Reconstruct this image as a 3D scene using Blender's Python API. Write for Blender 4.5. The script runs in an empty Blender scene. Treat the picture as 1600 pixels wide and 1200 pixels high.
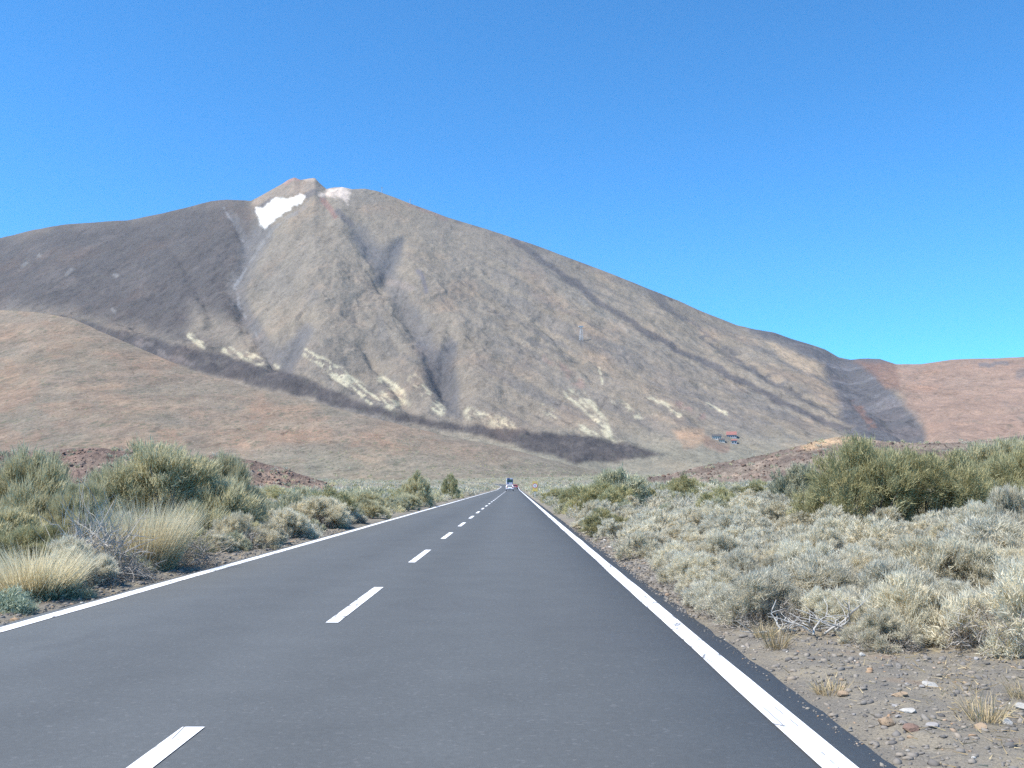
import bpy, math, random
import numpy as np
from mathutils import Vector

# ------------------------------------------------------------------ camera, sky, sun, exposure
SC = bpy.context.scene
COL = SC.collection
F = 1464.0                                   # focal length in pixels of the 1600 px wide photograph
PITCH = math.atan(158.0 / F)
YAW = math.atan(3.0 / F)
CAM_Z = 1.4
cam_d = bpy.data.cameras.new('camera'); cam = bpy.data.objects.new('camera', cam_d); COL.objects.link(cam)
cam_d.sensor_width = 36.0; cam_d.lens = 36.0 * F / 1600.0
cam_d.clip_start = 0.05; cam_d.clip_end = 40000.0
cam.location = (0, 0, CAM_Z); cam.rotation_euler = (math.pi / 2 + PITCH, 0, YAW)
SC.camera = cam

SUN_EL = math.radians(56.0)
SUN_AZ = math.radians(246.0)                 # clockwise from +Y (the way the road runs): high on the left, a little behind
S = Vector((math.sin(SUN_AZ) * math.cos(SUN_EL), math.cos(SUN_AZ) * math.cos(SUN_EL), math.sin(SUN_EL)))
world = bpy.data.worlds.new('World'); SC.world = world; world.use_nodes = True
wn = world.node_tree.nodes; wl = world.node_tree.links
sky = wn.new('ShaderNodeTexSky'); sky.sky_type = 'NISHITA'; sky.sun_disc = False
sky.sun_elevation = SUN_EL; sky.sun_rotation = SUN_AZ
sky.altitude = 2200.0; sky.air_density = 1.0; sky.dust_density = 0.0; sky.ozone_density = 1.0
bg = wn['Background']; bg.inputs['Strength'].default_value = 0.122
tint = wn.new('ShaderNodeMix'); tint.data_type = 'RGBA'; tint.blend_type = 'MULTIPLY'; tint.inputs[0].default_value = 1.0
tint.inputs[7].default_value = (0.30, 0.985, 1.43, 1)
wl.new(sky.outputs['Color'], tint.inputs[6]); wl.new(tint.outputs[2], bg.inputs['Color'])
sun_d = bpy.data.lights.new('sun', 'SUN'); sun = bpy.data.objects.new('sun', sun_d); COL.objects.link(sun)
sun_d.energy = 5.0; sun_d.angle = math.radians(0.53); sun_d.color = (1.0, 0.945, 0.865)
sun.rotation_euler = (-S).to_track_quat('-Z', 'Y').to_euler(); sun.location = (-60, -40, 90)
SC.view_settings.view_transform = 'Standard'; SC.view_settings.look = 'None'
SC.view_settings.gamma = 1.0; SC.view_settings.use_curve_mapping = False
SC.view_settings.exposure = 0.62
SC.cycles.use_denoising = False
SC.cycles.max_bounces = 6; SC.cycles.diffuse_bounces = 3; SC.cycles.transmission_bounces = 4
SC.cycles.volume_bounces = 0; SC.cycles.caustics_reflective = False; SC.cycles.caustics_refractive = False

# ------------------------------------------------------------------ geometry of the view: pixel -> place
cp, sp = math.cos(PITCH), math.sin(PITCH)
cy, sy = math.cos(YAW), math.sin(YAW)
def tan_e(py):                               # rise per metre of depth of the ray through pixel row py
    return np.tan(np.arctan((600.0 - np.asarray(py, float)) / F) + PITCH)
def q_of(px, py):                            # sideways metres per metre of depth
    return (np.asarray(px, float) - 800.0) / F * (cp + tan_e(py) * sp)
def to_world(q, d):                          # depth d along the view, q -> world x, y
    xx = q * d
    return xx * cy - d * sy, xx * sy + d * cy
def proj(x, y, z):
    a = x * cy + y * sy; d = -x * sy + y * cy; h = z - CAM_Z
    f = d * cp + h * sp; u = -d * sp + h * cp
    return 800.0 + F * a / f, 600.0 - F * u / f
def spot(px, d):                             # a place on the ground near the horizon row
    return to_world((px - 800.0) / F * cp, d)
def z_at(py, d):
    return CAM_Z + float(tan_e(py)) * d

# ------------------------------------------------------------------ noise
def _hash(ix, iy, seed):
    h = (ix.astype(np.int64) * 374761393 + iy.astype(np.int64) * 668265263 + seed * 1442695041) & 0xffffffff
    h = ((h ^ (h >> 13)) * 1274126177) & 0xffffffff
    return ((h ^ (h >> 16)) & 0xffff) / 65535.0
def vnoise(x, y, seed=0):
    x = np.asarray(x, float); y = np.asarray(y, float)
    ix = np.floor(x); iy = np.floor(y); fx = x - ix; fy = y - iy
    fx = fx * fx * fx * (fx * (fx * 6 - 15) + 10); fy = fy * fy * fy * (fy * (fy * 6 - 15) + 10)
    a = _hash(ix, iy, seed); b = _hash(ix + 1, iy, seed); c = _hash(ix, iy + 1, seed); d = _hash(ix + 1, iy + 1, seed)
    return (a + (b - a) * fx) * (1 - fy) + (c + (d - c) * fx) * fy
def fbm(x, y, octs=4, seed=0, gain=0.5):
    t = 0.0; amp = 1.0; tot = 0.0
    for o in range(octs):
        t = t + amp * (vnoise(x * 2 ** o + 17.3 * o, y * 2 ** o + 5.1 * o, seed + o) * 2 - 1); tot += amp; amp *= gain
    return t / tot
def smooth(a, b, x):
    t = np.clip((np.asarray(x, float) - a) / (b - a), 0, 1); return t * t * (3 - 2 * t)

# ------------------------------------------------------------------ mesh helpers
def mesh_np(name, V, Fc, mat, smooth_shade=False):
    """V (n,3), Fc (m,k) -> mesh"""
    V = np.ascontiguousarray(V, np.float32); Fc = np.ascontiguousarray(Fc, np.int32)
    me = bpy.data.meshes.new(name); k = Fc.shape[1]
    me.vertices.add(len(V)); me.vertices.foreach_set('co', V.ravel())
    me.loops.add(Fc.size); me.loops.foreach_set('vertex_index', Fc.ravel())
    me.polygons.add(len(Fc)); me.polygons.foreach_set('loop_start', np.arange(0, Fc.size, k, dtype=np.int32))
    try: me.polygons.foreach_set('loop_total', np.full(len(Fc), k, np.int32))
    except Exception: pass
    me.update(calc_edges=True); me.validate()
    if smooth_shade: me.polygons.foreach_set('use_smooth', np.ones(len(me.polygons), bool))
    if mat: me.materials.append(mat)
    return me
def add(name, me, parent=None, loc=None):
    o = bpy.data.objects.new(name, me); COL.objects.link(o)
    if parent: o.parent = parent
    if loc is not None: o.location = loc
    return o
def empty(name, loc, rz=0.0):
    o = bpy.data.objects.new(name, None); COL.objects.link(o); o.location = loc; o.rotation_euler = (0, 0, rz)
    o.empty_display_size = 0.2; return o
def tag(o, label=None, cat=None, group=None, kind=None):
    if label: o['label'] = label
    if cat: o['category'] = cat
    if group: o['group'] = group
    if kind: o['kind'] = kind
    return o
def fattr(me, name, vals):
    a = me.attributes.new(name, 'FLOAT', 'POINT'); a.data.foreach_set('value', np.ascontiguousarray(vals, np.float32))
def cattr(me, name, rgb):
    a = me.attributes.new(name, 'FLOAT_COLOR', 'POINT')
    c = np.ones((len(rgb), 4), np.float32); c[:, :3] = rgb; a.data.foreach_set('color', c.ravel())
class MB:
    """collects quads / tris into one mesh"""
    def __init__(s): s.v = []; s.f = []
    def poly(s, pts, faces):
        n = len(s.v); s.v += [tuple(p) for p in pts]; s.f += [tuple(i + n for i in f) for f in faces]
    def box(s, x0, x1, y0, y1, z0, z1):
        s.poly([(x0,y0,z0),(x1,y0,z0),(x1,y1,z0),(x0,y1,z0),(x0,y0,z1),(x1,y0,z1),(x1,y1,z1),(x0,y1,z1)],
               [(0,3,2,1),(4,5,6,7),(0,1,5,4),(1,2,6,5),(2,3,7,6),(3,0,4,7)])
    def bar(s, a, b, r0, r1=None, n=4):
        a = Vector(a); b = Vector(b); r1 = r0 if r1 is None else r1
        d = (b - a).normalized(); u = d.orthogonal().normalized(); w = d.cross(u)
        pts = []
        for c, r in ((a, r0), (b, r1)):
            for k in range(n):
                t = 2 * math.pi * k / n; pts.append(c + u * r * math.cos(t) + w * r * math.sin(t))
        s.poly(pts, [(k, (k + 1) % n, n + (k + 1) % n, n + k) for k in range(n)] + [tuple(range(n - 1, -1, -1)), tuple(range(n, 2 * n))])
    def tube(s, pts, rads, n=5):
        prev = None; base = len(s.v)
        for i, (p, r) in enumerate(zip(pts, rads)):
            p = Vector(p); q = Vector(pts[min(i + 1, len(pts) - 1)]); o = Vector(pts[max(i - 1, 0)])
            d = (q - o).normalized(); u = d.cross(Vector((0.31, 0.17, 0.93))).normalized(); w = d.cross(u)
            for k in range(n):
                t = 2 * math.pi * k / n; s.v.append(tuple(p + u * r * math.cos(t) + w * r * math.sin(t)))
            if i: s.f += [(base + (i-1)*n + k, base + (i-1)*n + (k+1) % n, base + i*n + (k+1) % n, base + i*n + k) for k in range(n)]
        s.f.append(tuple(base + k for k in range(n - 1, -1, -1))); s.f.append(tuple(base + (len(pts)-1)*n + k for k in range(n)))
    def extrude(s, prof, x0, x1, inset=None):
        """profile in (y,z) pushed along x"""
        n = len(prof)
        s.poly([(x0, y, z) for y, z in prof] + [(x1, y, z) for y, z in prof],
               [tuple(range(n)), tuple(range(2*n - 1, n - 1, -1))] + [(i, n + i, n + (i+1) % n, (i+1) % n) for i in range(n)])
    def mesh(s, name, mat, sm=False):
        me = bpy.data.meshes.new(name); me.from_pydata(s.v, [], s.f); me.validate()
        import bmesh as _b
        bm = _b.new(); bm.from_mesh(me); _b.ops.recalc_face_normals(bm, faces=bm.faces); bm.to_mesh(me); bm.free()
        me.update()
        if sm: me.polygons.foreach_set('use_smooth', np.ones(len(me.polygons), bool))
        if mat: me.materials.append(mat)
        return me

# ------------------------------------------------------------------ materials
class NT:
    def __init__(s, name):
        s.m = bpy.data.materials.new(name); s.m.use_nodes = True; s.t = s.m.node_tree; s.n = s.t.nodes
        s.b = s.n['Principled BSDF']; s.out = s.n['Material Output']; s.tc = None
    def new(s, typ, **kw):
        x = s.n.new(typ)
        for k, v in kw.items():
            if k in x.inputs.keys() if hasattr(x.inputs, 'keys') else False: pass
            setattr(x, k, v)
        return x
    def link(s, a, b): s.t.links.new(a, b)
    def pos(s):
        if s.tc is None: s.tc = s.n.new('ShaderNodeNewGeometry')
        return s.tc.outputs['Position']
    def noise(s, scale, detail=4, rough=0.55, vec=None, dist=0.0):
        x = s.n.new('ShaderNodeTexNoise'); x.inputs['Scale'].default_value = scale; x.inputs['Detail'].default_value = detail
        x.inputs['Roughness'].default_value = rough; x.inputs['Distortion'].default_value = dist
        s.link(vec or s.pos(), x.inputs['Vector']); return x.outputs['Fac']
    def voro(s, scale, feature='F1', vec=None, out='Distance'):
        x = s.n.new('ShaderNodeTexVoronoi'); x.feature = feature; x.inputs['Scale'].default_value = scale
        s.link(vec or s.pos(), x.inputs['Vector']); return x.outputs[out]
    def ramp(s, fac, stops):
        x = s.n.new('ShaderNodeValToRGB'); e = x.color_ramp.elements
        while len(e) < len(stops): e.new(0.5)
        for i, (p, c) in enumerate(stops):
            e[i].position = p; e[i].color = (c, c, c, 1) if isinstance(c, (int, float)) else (*c, 1)
        s.link(fac, x.inputs['Fac']); return x.outputs['Color']
    def mix(s, fac, a, b, mode='MIX'):
        x = s.n.new('ShaderNodeMix'); x.data_type = 'RGBA'; x.blend_type = mode
        for sock, v in ((x.inputs[0], fac), (x.inputs[6], a), (x.inputs[7], b)):
            if hasattr(v, 'links'): s.link(v, sock)
            elif isinstance(v, (int, float)): sock.default_value = v if sock.type == 'VALUE' else (v, v, v, 1)
            else: sock.default_value = (*v, 1)
        return x.outputs[2]
    def math(s, op, a, b=0.0):
        x = s.n.new('ShaderNodeMath'); x.operation = op
        for sock, v in ((x.inputs[0], a), (x.inputs[1], b)):
            if hasattr(v, 'links'): s.link(v, sock)
            else: sock.default_value = v
        return x.outputs[0]
    def attr(s, name, out='Fac'):
        x = s.n.new('ShaderNodeAttribute'); x.attribute_name = name; return x.outputs[out]
    def objrand(s): return s.n.new('ShaderNodeObjectInfo').outputs['Random']
    def scaled(s, v):
        x = s.n.new('ShaderNodeVectorMath'); x.operation = 'MULTIPLY'; x.inputs[1].default_value = v
        s.link(s.pos(), x.inputs[0]); return x.outputs[0]
    def bump(s, h, strength=0.5, dist=0.02):
        x = s.n.new('ShaderNodeBump'); x.inputs['Strength'].default_value = strength; x.inputs['Distance'].default_value = dist
        s.link(h, x.inputs['Height']); s.link(x.outputs['Normal'], s.b.inputs['Normal'])
    def base(s, c, rough=0.9, spec=0.2):
        if hasattr(c, 'links'): s.link(c, s.b.inputs['Base Color'])
        else: s.b.inputs['Base Color'].default_value = (*c, 1)
        s.b.inputs['Roughness'].default_value = rough; s.b.inputs['Specular IOR Level'].default_value = spec
        return s.m

def foliage_mat(name, c0, c1, trans=0.25):
    t = NT(name)
    tone = t.attr('tone')
    col = t.mix(tone, c0, c1)
    v = t.math('ADD', t.math('MULTIPLY', t.objrand(), 0.3), 0.85)
    col = t.mix(1.0, col, v, 'MULTIPLY')
    col = t.mix(t.ramp(t.noise(0.9, 2), [(0.35, 0.0), (0.7, 0.5)]), col, t.mix(1.0, col, (1.08, 1.0, 0.86), 'MULTIPLY'))
    d = t.n.new('ShaderNodeBsdfDiffuse'); r = t.n.new('ShaderNodeBsdfTranslucent'); m = t.n.new('ShaderNodeMixShader')
    t.link(col, d.inputs['Color']); t.link(col, r.inputs['Color']); m.inputs[0].default_value = trans
    t.link(d.outputs[0], m.inputs[1]); t.link(r.outputs[0], m.inputs[2]); t.link(m.outputs[0], t.out.inputs['Surface'])
    t.n.remove(t.b)
    return t.m
def plain_mat(name, c, rough=0.6, spec=0.4, var=0.15, scale=3.0):
    t = NT(name)
    n = t.noise(scale, 4)
    lo = tuple(x * (1 - var) for x in c); hi = tuple(min(x * (1 + var), 1) for x in c)
    return t.base(t.mix(n, lo, hi), rough, spec)

M = {}
M['pale'] = foliage_mat('pale_scrub', (0.505, 0.48, 0.38), (0.825, 0.785, 0.64), 0.42)
M['straw'] = foliage_mat('straw_scrub', (0.50, 0.465, 0.355), (0.79, 0.74, 0.57), 0.38)
M['green'] = foliage_mat('grey_green_broom', (0.42, 0.40, 0.25), (0.70, 0.66, 0.45), 0.42)
M['olive'] = foliage_mat('olive_broom', (0.29, 0.285, 0.155), (0.54, 0.51, 0.30), 0.35)
M['mixed'] = foliage_mat('grey_olive_scrub', (0.32, 0.325, 0.225), (0.55, 0.54, 0.39), 0.3)
M['gold'] = foliage_mat('golden_dry_grass', (0.60, 0.53, 0.345), (0.88, 0.81, 0.60), 0.4)
M['dead'] = foliage_mat('dead_grey_twigs', (0.24, 0.215, 0.19), (0.62, 0.585, 0.535), 0.15)
M['litter'] = foliage_mat('dry_litter', (0.30, 0.23, 0.13), (0.58, 0.48, 0.30), 0.15)
M['herb'] = foliage_mat('grey_green_herb', (0.22, 0.28, 0.20), (0.46, 0.50, 0.39), 0.25)
M['wood'] = plain_mat('grey_wood', (0.17, 0.145, 0.125), 0.9, 0.1, 0.3, 12)
M['bleached'] = plain_mat('bleached_wood', (0.42, 0.405, 0.375), 0.85, 0.2, 0.25, 18)

def m_asphalt():
    t = NT('asphalt')
    big = t.noise(0.35, 3, 0.5, t.scaled((1, 0.12, 1)))
    c = t.mix(big, (0.079, 0.085, 0.086), (0.100, 0.106, 0.107))
    pt = t.noise(0.16, 3); c = t.mix(t.ramp(pt, [(0.52, 0.0), (0.64, 0.35)]), c, (0.078, 0.082, 0.085))
    xs = t.n.new('ShaderNodeSeparateXYZ'); t.link(t.pos(), xs.inputs[0])
    tr = t.math('SINE', t.math('MULTIPLY', t.math('ADD', xs.outputs[0], 0.82), 3.75))      # two tracks in each lane
    tr = t.math('ADD', t.math('MULTIPLY', tr, 0.045), 1.0); c = t.mix(1.0, c, tr, 'MULTIPLY')
    so = t.noise(0.55, 3, 0.6, t.scaled((1, 0.35, 1))); c = t.mix(t.ramp(so, [(0.66, 0.0), (0.74, 0.45)]), c, (0.052, 0.054, 0.056))
    g = t.noise(160, 2, 0.7); c = t.mix(1.0, c, t.ramp(g, [(0.25, 0.66), (0.75, 1.34)]), 'MULTIPLY')
    g2 = t.noise(22, 4, 0.75); c = t.mix(1.0, c, t.ramp(g2, [(0.25, 0.86), (0.75, 1.14)]), 'MULTIPLY')
    g3 = t.noise(1.3, 5, 0.7); c = t.mix(1.0, c, t.ramp(g3, [(0.3, 0.93), (0.7, 1.07)]), 'MULTIPLY')
    v = t.voro(45, out='Color'); sep = t.n.new('ShaderNodeSeparateColor'); t.link(v, sep.inputs[0])
    c = t.mix(t.ramp(sep.outputs[0], [(0.95, 0.0), (0.99, 0.16)]), c, (0.24, 0.24, 0.24))
    t.bump(t.noise(120, 3, 0.7), 0.5, 0.004)
    return t.base(c, 0.8, 0.35)
M['asphalt'] = m_asphalt()
def m_paint():
    t = NT('road_paint')
    c = t.mix(t.noise(3, 3), (0.74, 0.75, 0.76), (0.84, 0.845, 0.85))
    ck = t.voro(1.0, 'DISTANCE_TO_EDGE', t.scaled((9.0, 1.6, 1.0))); w = t.noise(2.2, 4, 0.7)
    k = t.math('MULTIPLY', t.ramp(ck, [(0.0, 1.0), (0.07, 0.0)]), t.ramp(w, [(0.5, 0.0), (0.56, 1.0)]))
    c = t.mix(k, c, (0.12, 0.12, 0.125))
    sp_ = t.noise(70, 3, 0.8); c = t.mix(t.ramp(sp_, [(0.66, 0.0), (0.74, 0.7)]), c, (0.2, 0.2, 0.2))
    return t.base(c, 0.6, 0.3)
M['paint'] = m_paint()
def m_ground():
    t = NT('volcanic_soil')
    a = t.noise(0.25, 5); c = t.mix(a, (0.155, 0.142, 0.12), (0.225, 0.207, 0.175))
    b = t.noise(2.5, 5, 0.65); c = t.mix(t.ramp(b, [(0.42, 0.0), (0.62, 0.8)]), c, (0.275, 0.24, 0.18))
    r = t.noise(0.9, 3); c = t.mix(t.ramp(r, [(0.6, 0.0), (0.72, 0.5)]), c, (0.24, 0.145, 0.095))
    f = t.noise(60, 4, 0.75); c = t.mix(1.0, c, t.ramp(f, [(0.25, 0.55), (0.75, 1.4)]), 'MULTIPLY')
    # far plain: mottled scrub where single plants can no longer be told apart
    farv = t.n.new('ShaderNodeSeparateXYZ'); t.link(t.pos(), farv.inputs[0])
    far = t.math('MULTIPLY', t.math('SUBTRACT', farv.outputs[1], 220.0), 1 / 400.0)
    far = t.ramp(far, [(0.0, 0.0), (1.0, 0.85)])
    s1 = t.noise(0.12, 5, 0.7); sc = t.ramp(s1, [(0.35, (0.12, 0.125, 0.085)), (0.5, (0.22, 0.21, 0.15)), (0.65, (0.29, 0.26, 0.18))])
    c = t.mix(far, c, sc)
    t.bump(t.noise(30, 5, 0.7), 0.7, 0.03)
    return t.base(c, 0.95, 0.1)
M['ground'] = m_ground()
def m_terrain(name, fine, bumpd, var=0.45, speck=0.0, spscale=0.05, spcol=(0.1, 0.1, 0.07), run=0.5):
    t = NT(name); vv = t.scaled((1.0, run, run))
    c = t.attr('albedo', 'Color')
    n1 = t.noise(fine, 6, 0.68, vv); n2 = t.noise(fine * 6, 4, 0.7, vv)
    c = t.mix(1.0, c, t.ramp(n1, [(0.25, 1 - var), (0.75, 1 + var)]), 'MULTIPLY')
    c = t.mix(1.0, c, t.ramp(n2, [(0.2, 1 - var), (0.8, 1 + var)]), 'MULTIPLY')
    n3 = t.noise(fine * 22, 3, 0.75, vv); oc = t.noise(fine * 2.5, 8, 0.72, vv, 0.6); c = t.mix(1.0, c, t.ramp(oc, [(0.34, 1 - var * 1.5), (0.44, 1.0), (0.6, 1.0), (0.7, 1 + var)]), 'MULTIPLY'); c = t.mix(1.0, c, t.ramp(n3, [(0.25, 1 - var * 1.3), (0.75, 1 + var * 1.3)]), 'MULTIPLY')
    tint = t.noise(fine * 0.5, 4, 0.6, vv)
    c = t.mix(t.ramp(tint, [(0.52, 0.0), (0.7, 0.45)]), c, t.mix(1.0, c, (1.18, 0.95, 0.8), 'MULTIPLY'))
    if speck:
        v = t.voro(spscale, out='Distance', vec=vv); k = t.noise(fine * 0.7, 3)
        k = t.math('MULTIPLY', t.ramp(v, [(0.22, speck), (0.42, 0.0)]), t.ramp(k, [(0.4, 0.15), (0.6, 1.0)]))
        c = t.mix(k, c, spcol)
    t.bump(t.math('ADD', n1, t.math('MULTIPLY', n2, 0.3)), 0.8, bumpd)
    return t.base(c, 0.95, 0.08)
M['mountain'] = m_terrain('mountain_rock', 0.012, 10.0, 0.22, 0.35, 0.06, (0.11, 0.105, 0.085), 0.42)
M['hill'] = m_terrain('hill_soil', 0.02, 5.0, 0.26, 0.7, 0.11, (0.115, 0.115, 0.08), 0.32)
M['mound'] = m_terrain('red_lava_rubble', 0.25, 0.9, 0.4)
def m_rock(name, c0, c1):
    t = NT(name)
    n = t.noise(6, 5, 0.7); c = t.mix(n, c0, c1)
    c = t.mix(1.0, c, t.ramp(t.objrand(), [(0.0, 0.8), (1.0, 1.2)]), 'MULTIPLY')
    t.bump(t.noise(25, 4, 0.7), 0.6, 0.02)
    return t.base(c, 0.9, 0.2)
M['rock_tan'] = m_rock('tan_stone', (0.28, 0.20, 0.135), (0.40, 0.30, 0.20))
M['rock_red'] = m_rock('red_brown_stone', (0.14, 0.09, 0.07), (0.26, 0.175, 0.135))
M['rock_grey'] = m_rock('grey_stone', (0.20, 0.19, 0.18), (0.36, 0.34, 0.32))
M['rock_pale'] = m_rock('pale_stone', (0.30, 0.285, 0.255), (0.42, 0.40, 0.36))
def m_gravel():
    t = NT('verge_gravel')
    c = t.ramp(t.attr('tone'), [(0.0, (0.10, 0.095, 0.09)), (0.4, (0.20, 0.185, 0.165)), (0.75, (0.28, 0.245, 0.20)), (0.9, (0.34, 0.22, 0.13)), (1.0, (0.5, 0.48, 0.44))])
    return t.base(c, 0.9, 0.2)
M['gravel'] = m_gravel()

# ------------------------------------------------------------------ ground, road
rng0 = np.random.default_rng(7)
ROAD_L, ROAD_R = -5.17, 1.97                 # asphalt edges
LINE_L, LINE_C, LINE_R = -4.98, -1.86, 1.62  # centres of the painted lines
def ramp_up(y):
    t = np.clip(np.asarray(y, float) - 260.0, 0, 3200); return 0.0115 * t * t / (t + 90.0)
def bend(y):
    t = np.clip(np.asarray(y, float) - 360.0, 0, None); return -0.0005 * t * t
def ground_z(x, y):
    x = np.asarray(x, float); y = np.asarray(y, float)
    xs = x - bend(np.clip(y, None, 800))
    r = xs - (ROAD_R + 0.15); l = (ROAD_L - 0.12) - xs
    off = np.maximum(r, l)
    z = ramp_up(y) - 0.07 + 0.055 * smooth(-0.05, 0.35, off)
    z = z + 0.062 * np.clip(r - 1.5, 0, 12) + 0.016 * np.clip(r - 13.5, 0, 250)
    z = z + 0.012 * np.clip(l - 2, 0, 120)
    z = z + 0.16 * fbm(x / 5.0, y / 5.0, 3, 3) * smooth(0.3, 4, off) + 1.2 * fbm(x / 90.0, y / 90.0, 3, 9) * smooth(40, 250, y) * smooth(3, 40, off)
    return z
def grid_faces(nr, nc):
    i = np.arange(nr - 1)[:, None] * nc + np.arange(nc - 1)[None, :]
    i = i.ravel(); return np.stack([i, i + 1, i + nc + 1, i + nc], 1)
gx = np.concatenate([-np.geomspace(7500, 62, 24), np.linspace(-58, -14, 40), np.linspace(-13.6, -6, 44), np.linspace(-5.9, -4.9, 14),
                     np.linspace(-4, 1, 5), np.linspace(1.75, 2.9, 16), np.linspace(3.05, 14, 60), np.linspace(14.6, 58, 44), np.geomspace(62, 7500, 24)])
gy = np.concatenate([np.linspace(-40, 0, 12), np.linspace(0.4, 30, 110), np.linspace(30.6, 120, 110), np.geomspace(122, 7000, 120)])
GX, GY = np.meshgrid(gx, gy)
GZ = ground_z(GX, GY)
g = add('ground', mesh_np('ground', np.stack([GX, GY, GZ], -1).reshape(-1, 3), grid_faces(len(gy), len(gx)), M['ground'], True))
tag(g, kind='structure')

ry = np.concatenate([np.arange(-8, 40, 0.25), np.arange(40, 160, 1.0), np.arange(160, 720, 5.0)])
def road_strip(name, xl, xr, ys, dz, mat, parent=None, skirt=0.0, nx=2):
    """a strip along the road; xl/xr may be arrays over ys"""
    xl = np.broadcast_to(np.asarray(xl, float), ys.shape); xr = np.broadcast_to(np.asarray(xr, float), ys.shape)
    b = bend(ys); z = ramp_up(ys) + dz
    cols = [np.stack([xl + (xr - xl) * k / (nx - 1) + b, ys, z], 1) for k in range(nx)]
    if skirt:
        c0 = cols[0].copy(); c0[:, 2] -= skirt; c0[:, 0] -= 0.02; c1 = cols[-1].copy(); c1[:, 2] -= skirt; c1[:, 0] += 0.02
        cols = [c0] + cols + [c1]
    V = np.stack(cols, 1).reshape(-1, 3)
    return add(name, mesh_np(name, V, grid_faces(len(ys), len(cols)), mat), parent)
xl = ROAD_L + 0.035 * fbm(ry / 0.7, ry * 0 + 3, 3, 21); xr = ROAD_R - 0.06 + 0.045 * fbm(ry / 0.45, ry * 0 + 8, 3, 22)
road = tag(road_strip('road', xl, xr, ry, 0.0, M['asphalt'], None, 0.09, 6), kind='structure')
ey = np.concatenate([np.arange(-8, 60, 0.5), np.arange(60, 160, 2.0), np.arange(160, 560, 5.0)])
for cx_, sd in ((LINE_L, 31), (LINE_R, 41)):
    w = 0.09
    road_strip('edge_line', cx_ - w + 0.012 * fbm(ey / 3, ey * 0, 3, sd), cx_ + w + 0.012 * fbm(ey / 3, ey * 0 + 2, 3, sd + 5), ey, 0.005, M['paint'], road)
# the broken centre line: far end of the nearest dash lies 5.57 m ahead, one dash every 7.5 m
k = -1
while True:
    y1 = 5.62 + 7.5 * k; y0 = y1 - 3.35
    if y0 > 420: break
    ys = np.linspace(y0, y1, 6)
    road_strip('centre_dash', LINE_C - 0.065, LINE_C + 0.065, ys, 0.005, M['paint'], road); k += 1

# ------------------------------------------------------------------ far terrain: sheets of height over sideways angle and depth
def seg_dist(px, py, pts):
    d = np.full(px.shape, 1e9)
    for (x0, y0), (x1, y1) in zip(pts[:-1], pts[1:]):
        dx, dy = x1 - x0, y1 - y0; L = dx * dx + dy * dy + 1e-9
        t = np.clip(((px - x0) * dx + (py - y0) * dy) / L, 0, 1)
        d = np.minimum(d, np.hypot(px - x0 - t * dx, py - y0 - t * dy))
    return d
def poly_sd(px, py, pts):
    """signed distance, positive inside"""
    P = list(pts) + [pts[0]]; d = seg_dist(px, py, P); ins = np.zeros(px.shape, bool)
    for (x0, y0), (x1, y1) in zip(P[:-1], P[1:]):
        c = ((y0 > py) != (y1 > py)) & (px < (x1 - x0) * (py - y0) / (y1 - y0 + 1e-12) + x0); ins ^= c
    return np.where(ins, d, -d)
def terrain(name, ridge, dist, near, p, px_cols, n_front, n_back, relief, paint, mat, foot=0.0, back=1600.0, soft=260.0, sharp=5.0):
    rp = np.array(ridge, float); rq = q_of(rp[:, 0], rp[:, 1]); rt = tan_e(rp[:, 1])
    colq = q_of(px_cols, np.interp(px_cols, rp[:, 0], rp[:, 1]))
    te = np.interp(colq, rq, rt)
    dq = q_of([a for a, _ in dist], 600.0); R = np.interp(colq, dq, [b for _, b in dist])
    nq = q_of([a for a, _ in near], 600.0); N = np.interp(colq, nq, [b for _, b in near])
    u = np.linspace(0, 1, n_front) ** 0.8
    D = N[None, :] + (R - N)[None, :] * u[:, None]
    zr = CAM_Z + te * R
    gx_, gy_ = to_world(colq[None, :], D)
    zb = ramp_up(N * 1.0)[None, :] + foot
    def blur(a, w):
        pxs = np.asarray(px_cols, float); uni = np.linspace(pxs[0], pxs[-1], 1200); k = np.exp(-np.linspace(-2.5, 2.5, max(3, int(w / (uni[1] - uni[0])) | 1)) ** 2); k /= k.sum()
        b = np.interp(uni, pxs, a); h = len(k) // 2; b = np.convolve(np.pad(b, h, mode='edge'), k, 'valid'); return np.interp(pxs, uni, b)
    zs = blur(zr, soft); m4 = (u ** sharp)[:, None]
    Z = zb + ((zr[None, :] * m4 + zs[None, :] * (1 - m4)) - zb) * (u[:, None] ** p)
    fade = np.sin(np.pi * np.clip(u, 0, 1)) ** 0.6
    PX, PY = proj(gx_, gy_, Z)
    Z = Z + relief(gx_, gy_, Z, PX, PY, u[:, None] + 0 * Z) * (fade[:, None] * 0.9 + 0.1 * smooth(0.5, 1, u)[:, None])
    PX, PY = proj(gx_, gy_, Z)
    ub = np.linspace(0, 1, n_back + 1)[1:]
    Db = R[None, :] + back * ub[:, None]
    bx, by = to_world(colq[None, :], Db)
    Zb = zr[None, :] + (-8.0 - zr[None, :]) * (1 - (1 - ub[:, None]) ** 1.3)
    X = np.vstack([gx_, bx]); Y = np.vstack([gy_, by]); ZZ = np.vstack([Z, Zb])
    PXa = np.vstack([PX, np.repeat(PX[-1:], n_back, 0)]); PYa = np.vstack([PY, np.repeat(PY[-1:], n_back, 0)])
    me = mesh_np(name, np.stack([X, Y, ZZ], -1).reshape(-1, 3), grid_faces(X.shape[0], X.shape[1]), mat, True)
    cattr(me, 'albedo', paint(PXa.ravel(), PYa.ravel(), X.ravel(), Y.ravel(), ZZ.ravel()))
    o = tag(add(name, me), kind='structure')
    return o, (gx_, gy_, Z, PX, PY)

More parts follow.
